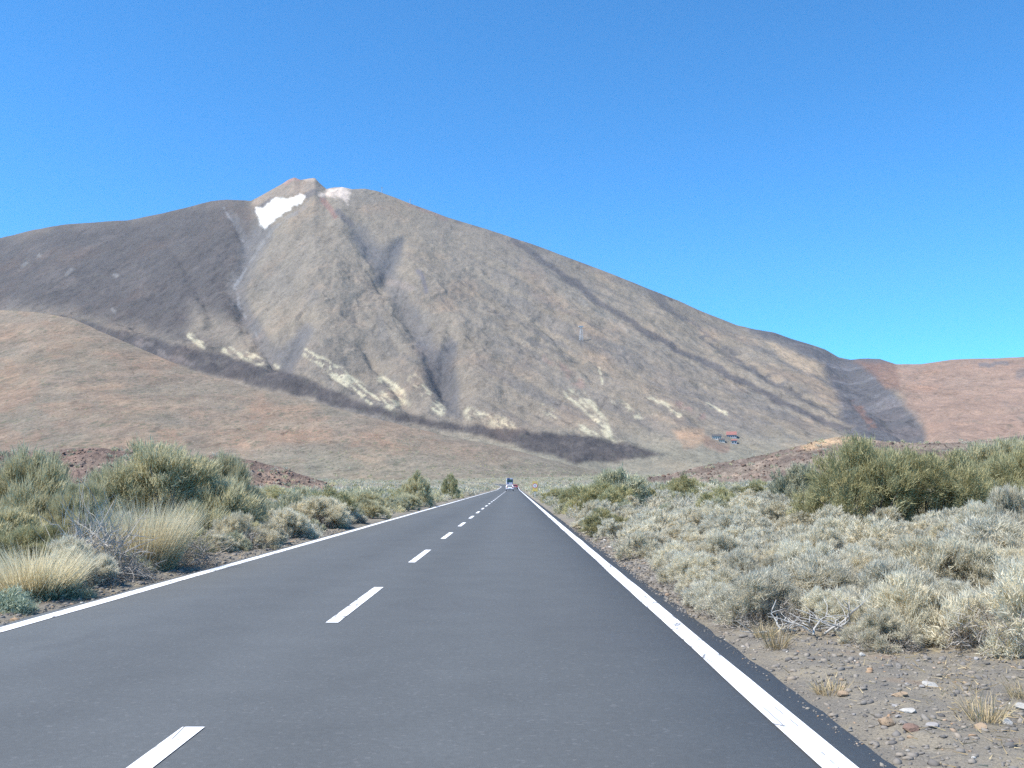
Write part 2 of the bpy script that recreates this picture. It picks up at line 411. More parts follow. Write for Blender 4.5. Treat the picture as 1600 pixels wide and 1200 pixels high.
RIDGE = [(-400,455),(-300,430),(-100,396),(0,372),(50,360),(100,351),(150,347),(200,344),(230,338),(260,332),(300,322),(330,314),(355,312),(380,313),(392,314),
         (402,309),(420,299),(440,288),(452,280),(460,277),(470,281),(482,279),(492,278),(500,287),(510,296),(520,294),(535,293),(550,296),(570,295),(590,299),(620,310),
         (660,325),(700,340),(760,358),(830,381),(900,407),(960,430),(1010,450),(1060,470),(1090,484),(1120,496),(1150,508),(1180,515),(1210,520),(1240,531),(1275,541),
         (1290,546),(1310,557),(1330,562),(1345,560),(1375,561),(1400,569),(1440,569),(1475,564),(1490,562),(1540,560),(1600,558),(1700,552),(1900,560),(2100,575)]
GULLY = [([(560,365),(585,400),(612,445),(640,495),(668,540),(690,590),(700,620)], 19, 30),
         ([(625,380),(605,415),(595,440)], 10, 22), ([(705,535),(692,575),(690,600)], 12, 26),
         ([(412,362),(388,400),(370,450),(385,495),(415,540),(432,568)], 18, 30), ([(480,515),(460,555),(446,580)], 14, 22),
         ([(360,335),(385,380),(385,410)], 9, 18), ([(800,375),(880,430),(960,490),(1060,545),(1150,590),(1230,635),(1330,675)], 8, 14),
         ([(1000,440),(1040,480),(1130,545),(1225,605),(1330,658)], 8, 12), ([(570,545),(610,600),(650,650)], 9, 18),
         ([(1300,560),(1340,610),(1400,660),(1440,690)], 26, 30), ([(840,500),(905,560)], 8, 14), ([(250,360),(300,430),(330,500)], 10, 16)]
RIDGES = [([(520,320),(515,400),(500,500),(500,560)], 40, 40), ([(650,400),(700,500),(760,620)], 40, 26)]
sx_, sy_ = to_world(float(q_of(500, 300)), 4500.0)
def relief_mtn(X, Y, Z, PX, PY, u):
    phi = np.arctan2(X - sx_, -(Y - sy_)); r = np.hypot(X - sx_, Y - sy_)
    wph = phi + 0.10 * fbm(X / 420, Y / 420, 3, 58) + 0.03 * fbm(X / 90, Y / 90, 3, 59); n = 1 - np.abs(fbm(wph * 18, r / 700.0, 4, 51)) * 2
    d = 10 * n * smooth(300, 1500, r) + 14 * fbm(X / 120, Y / 300, 5, 61) + 4.5 * fbm(X / 22, Y / 60, 3, 66)
    wx = PX + 9 * fbm(PX / 40, PY / 40, 3, 5); wy = PY + 5 * fbm(PX / 30, PY / 30, 3, 6)
    for pts, w, dep in GULLY: d = d - dep * np.exp(-(seg_dist(wx, wy, pts) / w) ** 2)
    for pts, w, dep in RIDGES: d = d + dep * np.exp(-(seg_dist(wx, wy, pts) / w) ** 2)
    lava = smooth(-4, 5, poly_sd(wx, wy, LAVA)); d = d + lava * (14 + 10 * fbm(X / 30, Y / 30, 4, 71))
    dl = smooth(-6, 10, poly_sd(wx, wy, DARK_LEFT)); d = d + dl * 9 * fbm(X / 45, Y / 45, 4, 73)
    dr = smooth(-4, 8, poly_sd(wx, wy, LAVA_R)); d = d + dr * 8 * fbm(X / 35, Y / 35, 4, 74)
    return d
LAVA = [(80,491),(190,518),(330,551),(450,583),(600,640),(700,659),(800,670),(900,681),(980,692),(1034,712),(960,720),(905,724),(860,712),(800,694),(700,672),(600,652),(450,614),(300,580),(150,520)]
DARK_LEFT = [(-500,380),(0,366),(100,345),(210,335),(330,305),(385,306),(405,345),(400,380),(378,420),(366,450),(385,490),(395,510),(340,500),(300,478),(295,520),(340,545),(200,514),(80,486),(-500,470)]
LAVA_R = [(1120,492),(1200,510),(1240,525),(1295,540),(1320,552),(1370,556),(1396,566),(1372,580),(1395,612),(1420,640),(1445,668),(1455,700),(1340,705),(1325,660),(1308,615),(1290,580),(1292,566),(1240,545),(1180,522)]
RED_HILL = [(1396,560),(1480,552),(1640,540),(2300,540),(2300,740),(1455,740),(1445,668),(1420,632),(1400,598)]
BROWN = [(1338,566),(1398,566),(1408,592),(1405,608),(1385,604),(1362,584)]
WHITE = [(400,324),(408,326),(413,326),(423,313),(440,310),(458,309),(470,304),(477,306),(475,312),(460,322),(438,338),(424,348),(412,356),(408,350),(403,336)]
PALE_TOP = [(497,308),(510,297),(524,290),(548,290),(546,301),(542,306),(540,318),(530,310),(516,304)]
TAN_R = [(1190,530),(1250,553),(1290,570),(1289,591),(1262,582),(1222,560)]
def paint_mtn(px, py, X, Y, Z):
    n = len(px); c = np.tile(np.array([0.190, 0.163, 0.130]), (n, 1))
    wx = px + 7 * fbm(px / 26, py / 26, 4, 81); wy = py + 5 * fbm(px / 22, py / 22, 4, 82)
    brk = fbm(px / 14, py / 9, 4, 90); fin = fbm((px + py * 0.9) / 22, (py - px * 0.7) / 5, 4, 94); blot = fbm(px / 70, py / 50, 4, 91)
    phi = np.arctan2(X - sx_, -(Y - sy_)); r = np.hypot(X - sx_, Y - sy_)
    strk = fbm((phi + 0.05 * fbm(X / 300, Y / 300, 3, 93)) * 45, r / 500.0, 4, 92)
    def lay(m, col):
        nonlocal c
        m = np.clip(m, 0, 1)[:, None]; c = c * (1 - m) + np.array(col) * m
    lay(0.7 * smooth(0.05, 0.5, blot), (0.208, 0.174, 0.132)); lay(0.5 * smooth(0.1, 0.5, -blot), (0.15, 0.136, 0.118))
    fr_ = smooth(250, 1400, r); lay(0.5 * fr_ * smooth(0.08, 0.5, strk), (0.222, 0.193, 0.154)); lay(0.5 * fr_ * smooth(0.08, 0.5, -strk), (0.145, 0.134, 0.122))
    rt = smooth(680, 860, px); across = fbm(px / 260, (wy - 0.50 * wx) / 9, 4, 96)       # long fine streaks down the right flank
    lay(0.55 * rt * smooth(0.08, 0.4, across), (0.236, 0.197, 0.148)); lay(0.55 * rt * smooth(0.08, 0.4, -across), (0.140, 0.128, 0.118))
    lay(0.75 * smooth(655, 715, wy), (0.205, 0.195, 0.15))
    def area(pts, col, s=6, k=1.0, warp=1.0): lay(k * smooth(-s, s, poly_sd(px + (wx - px) * warp, py + (wy - py) * warp, pts)), col)
    def line(pts, w, col, k=1.0, broken=0.0, warp=1.0, bn=None):
        d = seg_dist(px + (wx - px) * warp, py + (wy - py) * warp, pts); m = 1 - smooth(w * 0.4, w * 1.2, d)
        if broken: m = m * smooth(-broken * 0.5, broken * 0.6, brk if bn is None else bn + 0.5 * brk)
        lay(k * m, col)
    area(DARK_LEFT, (0.067, 0.060, 0.059), 24, 0.93, 1.5)
    dk = smooth(-8, 10, poly_sd(wx, wy, DARK_LEFT)); lay(0.5 * dk * smooth(0.1, 0.45, fbm((px - py * 0.9) / 60, (py + px * 0.55) / 14, 4, 95)), (0.115, 0.10, 0.092)); lay(0.35 * dk * smooth(0.1, 0.5, blot), (0.105, 0.088, 0.078))
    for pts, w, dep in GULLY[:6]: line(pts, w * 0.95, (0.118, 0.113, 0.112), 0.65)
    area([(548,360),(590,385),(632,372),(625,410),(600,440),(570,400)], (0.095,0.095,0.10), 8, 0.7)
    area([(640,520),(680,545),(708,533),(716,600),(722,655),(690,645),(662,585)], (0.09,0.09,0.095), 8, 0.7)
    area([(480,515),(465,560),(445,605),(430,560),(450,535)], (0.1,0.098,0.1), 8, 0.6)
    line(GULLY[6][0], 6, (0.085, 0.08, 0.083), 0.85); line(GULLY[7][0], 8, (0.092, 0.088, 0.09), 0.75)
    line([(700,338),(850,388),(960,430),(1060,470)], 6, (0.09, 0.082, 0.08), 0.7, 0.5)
    line([(900,412),(1000,470),(1120,535),(1230,600),(1310,645)], 6, (0.235, 0.195, 0.145), 0.75, 0.4)
    line([(870,445),(1000,530),(1150,605),(1280,665)], 5, (0.215, 0.195, 0.165), 0.6, 0.5)
    CR = (0.47, 0.43, 0.30)
    for pts, w, br in [([(480,550),(530,582),(568,609),(604,636)], 6.5, 0.12), ([(500,575),(545,602),(580,628)], 3, 0.3), ([(655,605),(682,640)], 4, 0.3), ([(603,596),(612,636)], 11, 0.45), ([(622,600),(632,638)], 8, 0.5), ([(645,592),(690,642)], 7, 0.45),
                   ([(735,645),(800,669)], 8, 0.4), ([(348,548),(400,560),(428,577)], 6, 0.35), ([(300,525),(320,540)], 5, 0.5), ([(888,612),(930,658),(958,688)], 5, 0.5),
                   ([(905,612),(940,650),(955,680)], 4.5, 0.5), ([(960,622),(1000,652)], 5, 0.5), ([(1015,618),(1060,648)], 4, 0.5), ([(1105,631),(1132,645)], 3, 0.3),
                   ([(845,635),(865,650)], 5, 0.5), ([(905,665),(930,685)], 5, 0.5), ([(935,575),(940,600)], 2, 0.5)]:
        line(pts, w * 1.3, CR, 0.75, br * 1.3, 0.9, fin)
    line([(498,305),(470,326),(440,347),(418,366),(392,410)], 3.5, (0.20, 0.19, 0.18), 0.6, 0.4, 0.8)
    line([(385,415),(370,448),(374,478),(390,505),(402,524)], 3, (0.24, 0.24, 0.245), 0.6, 0.5, 0.8)
    line([(350,325),(375,370),(388,385)], 2, (0.2, 0.2, 0.21), 0.6, 0.3, 0.4)
    for pts in ([(172,425),(182,432)], [(170,480),(180,487)], [(105,430),(115,420)], [(30,420),(60,400)]): line(pts, 4, (0.19, 0.18, 0.17), 0.6, 0.4)
    line([(505,312),(515,325),(522,338)], 5, (0.22, 0.125, 0.105), 0.7, 0, 0.4); line([(525,330),(545,350)], 7, (0.10, 0.095, 0.10), 0.7)
    line([(655,425),(665,440),(668,455)], 5, (0.11, 0.105, 0.12), 0.7); line([(615,440),(640,450)], 8, (0.225, 0.19, 0.165), 0.7)
    line([(855,560),(880,580),(905,600)], 9, (0.235, 0.165, 0.135), 0.65, 0.4); line([(1060,630),(1095,650)], 8, (0.22, 0.15, 0.13), 0.7, 0.4)
    line([(640,318),(700,342)], 4, (0.2, 0.14, 0.12), 0.6); line([(1080,480),(1180,515)], 5, (0.22, 0.16, 0.12), 0.5, 0.4)
    area([(392,320),(400,305),(440,283),(462,270),(494,270),(508,292),(478,302),(440,306),(415,318)], (0.235, 0.19, 0.15), 3, 0.85, 0.3)
    line([(446,286),(458,279),(466,280)], 4, (0.30, 0.19, 0.16), 0.8, 0, 0.3); line([(478,280),(492,281)], 4, (0.33, 0.27, 0.22), 0.8, 0, 0.3)
    line([(425,312),(400,330)], 5, (0.10, 0.095, 0.1), 0.7, 0, 0.3); line([(480,306),(492,300)], 6, (0.12, 0.11, 0.11), 0.7, 0, 0.3)
    lay(0.9 * smooth(-4, 4, poly_sd(wx, wy, PALE_TOP) + 5 * fin), (0.50, 0.42, 0.355))
    lay(smooth(-2.5, 2.5, poly_sd(px + (wx - px) * 0.55, py + (wy - py) * 0.55, WHITE) + 4.5 * fin) * smooth(-0.75, -0.4, fin), (0.68, 0.65, 0.60))
    line([(412,345),(430,337)], 1.6, (0.35, 0.33, 0.3), 0.6, 0, 0.3)
    area(TAN_R, (0.32, 0.25, 0.175), 5, 0.9, 0.6)
    area(LAVA_R, (0.085, 0.085, 0.093), 10, 0.93, 1.8)
    lay(0.5 * smooth(-5, 5, poly_sd(wx, wy, LAVA_R)) * smooth(0.15, 0.4, strk), (0.15, 0.15, 0.16))
    line([(1338,630),(1362,668)], 8, (0.17, 0.105, 0.085), 0.7, 0.4)
    area(BROWN, (0.175, 0.11, 0.085), 6, 0.85)
    area(RED_HILL, (0.232, 0.163, 0.126), 9, 0.95, 1.8)
    lay(smooth(-5, 10, poly_sd(wx, wy, RED_HILL)) * 0.6 * smooth(0.0, 0.4, blot), (0.26, 0.193, 0.15))
    line([(1535,571),(1572,569)], 4, (0.13, 0.12, 0.12), 0.8); line([(1592,585),(1610,580),(1660,600)], 10, (0.16, 0.135, 0.125), 0.8)
    line([(1580,640),(1640,660)], 20, (0.19, 0.15, 0.125), 0.6, 0.6)
    area([(1048,673),(1096,670),(1106,692),(1072,700)], (0.29, 0.21, 0.145), 5, 0.8); line([(1105,690),(1130,700)], 8, (0.21, 0.145, 0.11), 0.7)
    area(LAVA, (0.058, 0.053, 0.054), 4, 0.95)
    lay(0.4 * smooth(-4, 4, poly_sd(wx, wy, LAVA)) * smooth(0.1, 0.45, brk), (0.12, 0.105, 0.095))
    line([(210,530),(250,550),(300,570)], 7, (0.16, 0.14, 0.13), 0.6, 0.5)
    return c
cols_m = np.concatenate([np.linspace(-380, -40, 50), np.linspace(-38, 1638, 870), np.linspace(1642, 2050, 60)])
mtn, MG = terrain('mountain', RIDGE, [(-400,4900),(0,4800),(480,4500),(800,4250),(1100,3900),(1300,3600),(1400,3300),(1600,2900),(2000,2700)],
                  [(-400,1500),(1000,1400),(1300,1300),(1600,1100),(2000,1000)], 1.45, cols_m, 305, 12, relief_mtn, paint_mtn, M['mountain'], -3.0)
def mtn_point(px, py):
    d = (MG[3] - px) ** 2 + (MG[4] - py) ** 2; i = np.unravel_index(np.argmin(d), d.shape)
    return float(MG[0][i]), float(MG[1][i]), float(MG[2][i])

def relief_hill(X, Y, Z, PX, PY, u):
    return 7 * fbm(X / 130, Y / 260, 5, 101) + 2.6 * fbm(X / 26, Y / 60, 3, 102)
def paint_hill(px, py, X, Y, Z):
    n = len(px); c = np.tile(np.array([0.203, 0.163, 0.124]), (n, 1))
    a = fbm(px / 90, py / 40, 4, 111); b = fbm(px / 45, py / 22, 4, 112); s = fbm(px / 120, py / 18, 4, 113)
    def lay(m, col):
        nonlocal c
        m = np.clip(m, 0, 1)[:, None]; c = c * (1 - m) + np.array(col) * m
    lay(0.55 * smooth(0.0, 0.35, a), (0.24, 0.177, 0.126)); lay(0.45 * smooth(0.05, 0.4, -a), (0.19, 0.168, 0.13))
    lay(0.35 * smooth(0.12, 0.4, b), (0.262, 0.165, 0.112)); lay(0.4 * smooth(0.1, 0.4, s), (0.175, 0.16, 0.122)); lay(0.4 * smooth(0.15, 0.4, -s), (0.25, 0.205, 0.15))
    lay(0.6 * smooth(690, 735, py), (0.195, 0.185, 0.14)); lay(0.45 * smooth(560, 800, px), (0.175, 0.15, 0.12))
    lay(0.8 * (1 - smooth(3, 9, seg_dist(px, py, [(85,490),(110,487),(128,494)]))), (0.28, 0.205, 0.13))
    return c
cols_h = np.concatenate([np.linspace(-450, -40, 40), np.linspace(-37, 1040, 440)])
_hill, hill_grid = terrain('hill', [(-450,455),(-200,468),(0,484),(60,488),(115,498),(160,519),(230,549),(300,579),(380,603),(450,618),(520,636),(600,657),(700,681),(780,697),(850,716),(910,732),(980,744),(1040,752)],
        [(-450,2300),(0,2150),(300,1900),(600,1600),(850,1350),(1040,1250)], [(-450,700),(300,640),(700,640),(1040,700)], 1.5, cols_h, 190, 8, relief_hill, paint_hill, M['hill'], -4.0, 500.0, 420.0, 9.0)

def relief_mound(X, Y, Z, PX, PY, u):
    return 1.3 * fbm(X / 7, Y / 7, 5, 121) + 0.75 * (1 - 2 * np.abs(fbm(X / 2.2, Y / 2.2, 3, 122)))
def paint_mound(px, py, X, Y, Z):
    n = len(px); c = np.tile(np.array([0.155, 0.115, 0.095]), (n, 1)); a = fbm(X / 9, Y / 9, 4, 131)
    m = (0.8 * smooth(0.0, 0.35, a))[:, None]; c = c * (1 - m) + np.array([0.205, 0.158, 0.126]) * m
    m = (0.6 * smooth(0.1, 0.4, -a))[:, None]; c = c * (1 - m) + np.array([0.105, 0.08, 0.068]) * m
    return c
def paint_mound_r(px, py, X, Y, Z):
    c = paint_mound(px, py, X, Y, Z) * np.array([1.12, 1.2, 1.2])
    m = (1 - smooth(4, 14, seg_dist(px, py, [(1260,695),(1300,686),(1340,684)])))[:, None] * 0.9
    return c * (1 - m) + np.array([0.36, 0.265, 0.17]) * m
mound_l, ML = terrain('rubble_mound', [(-300,715),(-60,712),(60,706),(110,701),(160,701),(230,712),(300,714),(350,712),(395,720),(435,731),(470,744),(495,753),(520,760)],
        [(-300,150),(520,150)], [(-300,105),(520,118)], 1.0, np.linspace(-300, 520, 330), 60, 6, relief_mound, paint_mound, M['mound'], -0.5, 60.0)
mound_r, MR = terrain('rubble_ridge', [(1010,752),(1060,737),(1110,727),(1160,718),(1200,709),(1240,700),(1280,689),(1310,683),(1340,682),(1370,688),(1420,694),(1480,693),(1540,688),(1600,680),(1700,664),(1900,650)],
        [(1010,210),(1900,200)], [(1010,160),(1300,130),(1900,120)], 1.0, np.linspace(1010, 1900, 360), 70, 6, relief_mound, paint_mound_r, M['mound'], -0.3, 90.0)

# ------------------------------------------------------------------ rocks
def rock_mesh(name, seed, mat, subdiv=1, rough=0.3):
    import bmesh as _b
    bm = _b.new(); _b.ops.create_icosphere(bm, subdivisions=subdiv, radius=1.0); r = random.Random(seed)
    cuts = [(Vector((r.gauss(0, 1), r.gauss(0, 1), r.gauss(0, 1))).normalized(), r.uniform(0.55, 0.85)) for _ in range(7)]
    for v in bm.verts:
        p = v.co.copy()
        for nrm, dd in cuts:
            e = p.dot(nrm) - dd
            if e > 0: p -= nrm * e
        v.co = p * (1 + r.uniform(-rough, rough) * 0.25)
    me = bpy.data.meshes.new(name); bm.to_mesh(me); bm.free(); me.materials.append(mat); return me
def scatter_np(base_me, P, Sc, rng, name, mat, tone=None):
    """many small copies of one mesh joined into one"""
    nv = len(base_me.vertices); bv = np.empty(nv * 3, np.float32); base_me.vertices.foreach_get('co', bv); bv = bv.reshape(-1, 3)
    tri = np.array([tuple(p.vertices) for p in base_me.polygons], np.int32)
    n = len(P); a = rng.uniform(0, 6.283, n); b = rng.uniform(-0.5, 0.5, n)
    ca, sa, cb, sb = np.cos(a), np.sin(a), np.cos(b), np.sin(b)
    v = bv[None] * Sc[:, None, :]
    x = v[..., 0] * ca[:, None] - v[..., 1] * sa[:, None]; y = v[..., 0] * sa[:, None] + v[..., 1] * ca[:, None]; z = v[..., 2]
    y2 = y * cb[:, None] - z * sb[:, None]; z2 = y * sb[:, None] + z * cb[:, None]
    V = np.stack([x, y2, z2], -1) + P[:, None, :]
    Fc = tri[None] + (np.arange(n) * nv)[:, None, None]
    me = mesh_np(name, V.reshape(-1, 3), Fc.reshape(-1, tri.shape[1]), mat)
    if tone is not None: fattr(me, 'tone', np.repeat(tone, nv))
    return me
for nm, G, n, md in (('rubble_mound', ML, 1500, mound_l), ('rubble_ridge', MR, 1800, mound_r)):
    rr = np.random.default_rng(5); i = rr.integers(2, G[0].shape[0] - 3, n); j = rr.integers(0, G[0].shape[1], n)
    P = np.stack([G[0][i, j], G[1][i, j], G[2][i, j] + 0.05], 1) + rr.normal(0, 0.15, (n, 3)) * np.array([1, 1, 0.2])
    s = rr.uniform(0.07, 0.26, n) * np.where(rr.random(n) < 0.08, 2.0, 1.0); Sc = np.stack([s * rr.uniform(.8, 1.3, n), s * rr.uniform(.8, 1.3, n), s * rr.uniform(.5, 1, n)], 1)
    o = add('loose_rocks', scatter_np(rock_mesh('rk', 3, None, 1), P, Sc, rr, 'loose_rocks', M['rock_red']), md); o['kind'] = 'stuff'

# ------------------------------------------------------------------ plants
def unit(v): return v / (np.linalg.norm(v, axis=-1, keepdims=True) + 1e-9)
def needles(P, D, L, W, rng, tone, name, mat, bendv=None):
    """thin tapering blades: P start, D direction, L length, W width"""
    n = len(P); side = unit(np.cross(D, rng.normal(0, 1, (n, 3)))) * (W[:, None] * 0.5)
    tip = P + D * L[:, None]
    if bendv is None:
        V = np.stack([P - side, P + side, tip + side * 0.25], 1).reshape(-1, 3); Fc = np.arange(n * 3).reshape(-1, 3); k = 3
    else:
        mid = P + D * (L * 0.55)[:, None]; tip = mid + unit(D + bendv) * (L * 0.45)[:, None]
        V = np.stack([P - side, P + side, mid + side * 0.75, mid - side * 0.75, tip], 1).reshape(-1, 3); k = 5
        b = np.arange(n)[:, None] * 5
        Fc = np.concatenate([b + np.array([[0, 1, 2]]), b + np.array([[0, 2, 3]]), b + np.array([[3, 2, 4]])], 0)
    me = mesh_np(name, V, Fc, mat); fattr(me, 'tone', np.repeat(np.clip(tone, 0, 1), k)); return me
def dome(seed, R, H, nb, nper, nl, nw, upb, outb, jit, start, lobes=5, lobe_amp=0.25, sig=0.07, el0=-0.05, upright=0.0):
    """branch ends spread over a lumpy dome; needles grow along the outer part of each branch"""
    rng = np.random.default_rng(seed)
    az = rng.uniform(0, 2 * np.pi, nb); el = np.arcsin(np.clip(rng.uniform(np.sin(el0), 1.0, nb), -1, 1))
    lump = np.zeros(nb); dirs = np.stack([np.cos(el) * np.cos(az), np.cos(el) * np.sin(az), np.sin(el)], 1)
    for _ in range(lobes):
        c = unit(np.array([rng.normal(), rng.normal(), abs(rng.normal()) * 0.7])); lump = np.maximum(lump, np.exp(-(np.arccos(np.clip(dirs @ c, -1, 1)) / 0.55) ** 2))
    rad = (1 - lobe_amp) + lobe_amp * lump + rng.normal(0, 0.05, nb)
    E = dirs * np.array([R, R, H]) * rad[:, None]; E[:, 2] = np.maximum(E[:, 2], 0.03 * H)
    O = rng.normal(0, 0.12, (nb, 3)) * np.array([R, R, 0]); O += E * np.array([0.25, 0.25, 0])
    n = nb * nper; bi = np.repeat(np.arange(nb), nper)
    t = start + (1 - start) * rng.random(n) ** 0.7
    P = O[bi] + (E - O)[bi] * t[:, None] + rng.normal(0, sig * R, (n, 3))
    P[:, 2] = np.abs(P[:, 2])
    out = unit(E - np.array([0, 0, H * 0.15]))[bi]
    D = unit(out * outb + np.array([0, 0, upb]) + rng.normal(0, jit, (n, 3)))
    L = nl * rng.uniform(0.5, 1.25, n); W = nw * rng.uniform(0.7, 1.3, n)
    tone = np.clip(rng.normal(0.5, 0.25, n) + rng.normal(0, 0.16, nb)[bi], 0, 1)
    return P, D, L, W, rng, tone, O, E
def lobed(seed, R, H, nl_, nb, nper, nl, nw, upb, jit, start, rl=0.36, sig=0.035):
    """a bush of rounded heads: branch ends over the upper part of several overlapping lobes"""
    rng = np.random.default_rng(seed)
    az = rng.uniform(0, 2 * np.pi, nl_) ; el = np.arcsin(rng.uniform(0.08, 0.98, nl_)); k = rng.uniform(0.5, 0.78, nl_)
    C = np.stack([np.cos(el) * np.cos(az) * R, np.cos(el) * np.sin(az) * R, np.sin(el) * H], 1) * k[:, None]
    C = np.vstack([C, [[0, 0, H * 0.55]]]); rad = R * rl * np.append(rng.uniform(0.7, 1.25, nl_), 1.2)
    li = rng.choice(len(C), nb, p=rad ** 2 / np.sum(rad ** 2))
    v = unit(rng.normal(0, 1, (nb, 3)) + np.array([0, 0, 0.45]) + unit(C)[li] * 0.5)
    E = C[li] + v * (rad[li] * rng.uniform(0.8, 1.08, nb))[:, None] * np.array([1, 1, H / R * 0.9]); E[:, 2] = np.maximum(E[:, 2], 0.02)
    O = C[li] * np.array([0.3, 0.3, 0]) + rng.normal(0, 0.08, (nb, 3)) * np.array([R, R, 0])
    Q = C[li] * (1 - start) + O * start * 0.0 + C[li] * start
    n = nb * nper; bi = np.repeat(np.arange(nb), nper); t = rng.random(n) ** 0.55
    P = Q[bi] + (E - Q)[bi] * (start + (1 - start) * t)[:, None] + rng.normal(0, sig * R, (n, 3)); P[:, 2] = np.abs(P[:, 2])
    D = unit(v[bi] * 0.7 + np.array([0, 0, upb]) + rng.normal(0, jit, (n, 3)))
    L = nl * rng.uniform(0.5, 1.3, n); W = nw * rng.uniform(0.7, 1.3, n)
    tone = np.clip(rng.normal(0.5, 0.22, n) + rng.normal(0, 0.16, nb)[bi] + rng.normal(0, 0.10, len(C))[li][bi], 0, 1)
    return P, D, L, W, rng, tone, O, E
def stems_mesh(O, E, name, mat, r0, k, rng):
    mb = MB(); idx = rng.choice(len(E), min(k, len(E)), replace=False)
    for i in idx:
        a = Vector(O[i] * 0.5); a.z = -0.06; b = Vector(E[i]); m = (a + b) * 0.5 + Vector((rng.normal(0, 0.08), rng.normal(0, 0.08), 0.06))
        mb.tube([a, m, a + (b - a) * 0.93], [r0, r0 * 0.7, r0 * 0.3], 4)
    return mb.mesh(name, mat)
def make_kind(kind, lod, seed):
    """(foliage mesh, stems mesh or None, radius, height)"""
    if kind in ('pale', 'straw', 'mixed'):
        R, H = 0.6, 0.62
        a = {0: (280, 95, 0.064, 0.0076), 1: (140, 55, 0.08, 0.0145), 2: (36, 8, 0.24, 0.055), 3: (12, 4, 0.38, 0.15)}[lod]
        d = dome(seed, R, H, a[0], a[1], a[2], a[3], 0.7, 0.6, 0.52, 0.5, 9, 0.42, 0.062)
        if lod < 2: d = lobed(seed, R, H, 13, a[0], a[1], a[2], a[3], 0.55, 0.5, 0.35, 0.36)
        mt = M[kind]; sr = 0.008
    elif kind in ('green', 'olive'):
        R, H = 1.25, 1.55
        a = {0: (440, 95, 0.10, 0.013), 1: (230, 50, 0.14, 0.025), 2: (40, 9, 0.45, 0.09), 3: (13, 4, 0.85, 0.24)}[lod]
        d = dome(seed, R, H, a[0], a[1], a[2], a[3], 0.85 if kind == 'green' else 0.6, 0.5, 0.33, 0.45, 11, 0.42, 0.05)
        if lod < 2: d = lobed(seed, R, H, 15, a[0], a[1], a[2] * (1.25 if kind == 'green' else 1.0), a[3], 0.85 if kind == 'green' else 0.5, 0.36, 0.35, 0.34)
        mt = M[kind]; sr = 0.016
    elif kind == 'herb':
        R, H = 0.45, 0.38
        d = dome(seed, R, H, 110, 60, 0.07, 0.014, 0.5, 0.6, 0.7, 0.4, 6, 0.3, 0.09); mt = M['herb']; sr = 0.005
    P, D, L, W, rng, tone, O, E = d
    fo = needles(P, D, L, W, rng, tone, 'foliage', mt)
    tip = P + D * L[:, None]; H = float(np.percentile(tip[:, 2], 99.3)); R = float(np.percentile(np.hypot(tip[:, 0], tip[:, 1]), 95))
    st = stems_mesh(O, E, 'stems', M['wood'], sr, 22 if lod == 0 else 10, rng) if lod < 2 else None
    if lod == 0 and kind in ('pale', 'straw', 'mixed'):
        d2 = dome(seed + 9, R * 0.98, H * 0.5, 75, 34, 0.13, 0.006, 0.35, 0.5, 0.7, 0.45, 6, 0.3, 0.09)
        DEAD[fo.name] = needles(*d2[:4], d2[4], d2[5] * 0.7, 'dead_twigs', M['dead'])
    return fo, st, R, H
DEAD = {}
def make_tuft(seed, n=2600, R=0.55, H=1.05, nw=0.007):
    rng = np.random.default_rng(seed)
    r = np.sqrt(rng.random(n)) * 0.62; az = rng.uniform(0, 6.283, n)
    P = np.stack([r * R * np.cos(az), r * R * np.sin(az), np.zeros(n)], 1)
    lean = r * 0.75 + np.abs(rng.normal(0, 0.14, n))
    az2 = az + rng.normal(0, 0.45, n)
    D = unit(np.stack([np.cos(az2) * lean, np.sin(az2) * lean, np.ones(n)], 1))
    L = H * rng.uniform(0.45, 1.12, n) * (1 - 0.22 * r); b = np.stack([np.cos(az2), np.sin(az2), -0.2 + 0 * az], 1) * rng.uniform(0.0, 0.35, n)[:, None]
    fo = needles(P, D, L, nw * rng.uniform(0.7, 1.4, n), rng, rng.normal(0.55, 0.25, n), 'blades', M['gold'], b)
    # the grey-brown dead skirt at its foot
    m = 2600; P2, D2, L2, W2, r2, t2, O, E = dome(seed + 1, R * 0.95, H * 0.55, 90, m // 90, 0.16, 0.008, 0.5, 0.5, 0.6, 0.45, 5, 0.3, 0.1)
    sk = needles(P2, D2, L2, W2, r2, t2, 'dead_skirt', M['litter'])
    return fo, sk, R, H
def make_tangle(seed, n=420, R=0.7, H=0.6):
    rng = np.random.default_rng(seed); mb = MB()
    for _ in range(n):
        az = rng.uniform(0, 6.283); r = R * math.sqrt(rng.random()) * 0.8
        p = np.array([r * math.cos(az), r * math.sin(az), H * rng.uniform(0.0, 0.75) * (1 - (r / R) ** 2 * 0.6)])
        d = unit(np.array([rng.normal(), rng.normal(), rng.normal() * 0.5 + 0.25])); pts = [p]; l = rng.uniform(0.1, 0.24)
        for _k in range(3):
            d = unit(d + rng.normal(0, 0.32, 3)); p = p + d * l; p[2] = max(p[2], 0.01); pts.append(p)
        w = rng.uniform(0.003, 0.0065); mb.tube(pts, [w, w * 0.9, w * 0.7, w * 0.4], 3)
    me = mb.mesh('dead_twigs', M['dead']); fattr(me, 'tone', np.repeat(rng.random(len(me.vertices) // 3 + 1), 3)[:len(me.vertices)]); return me, R, H

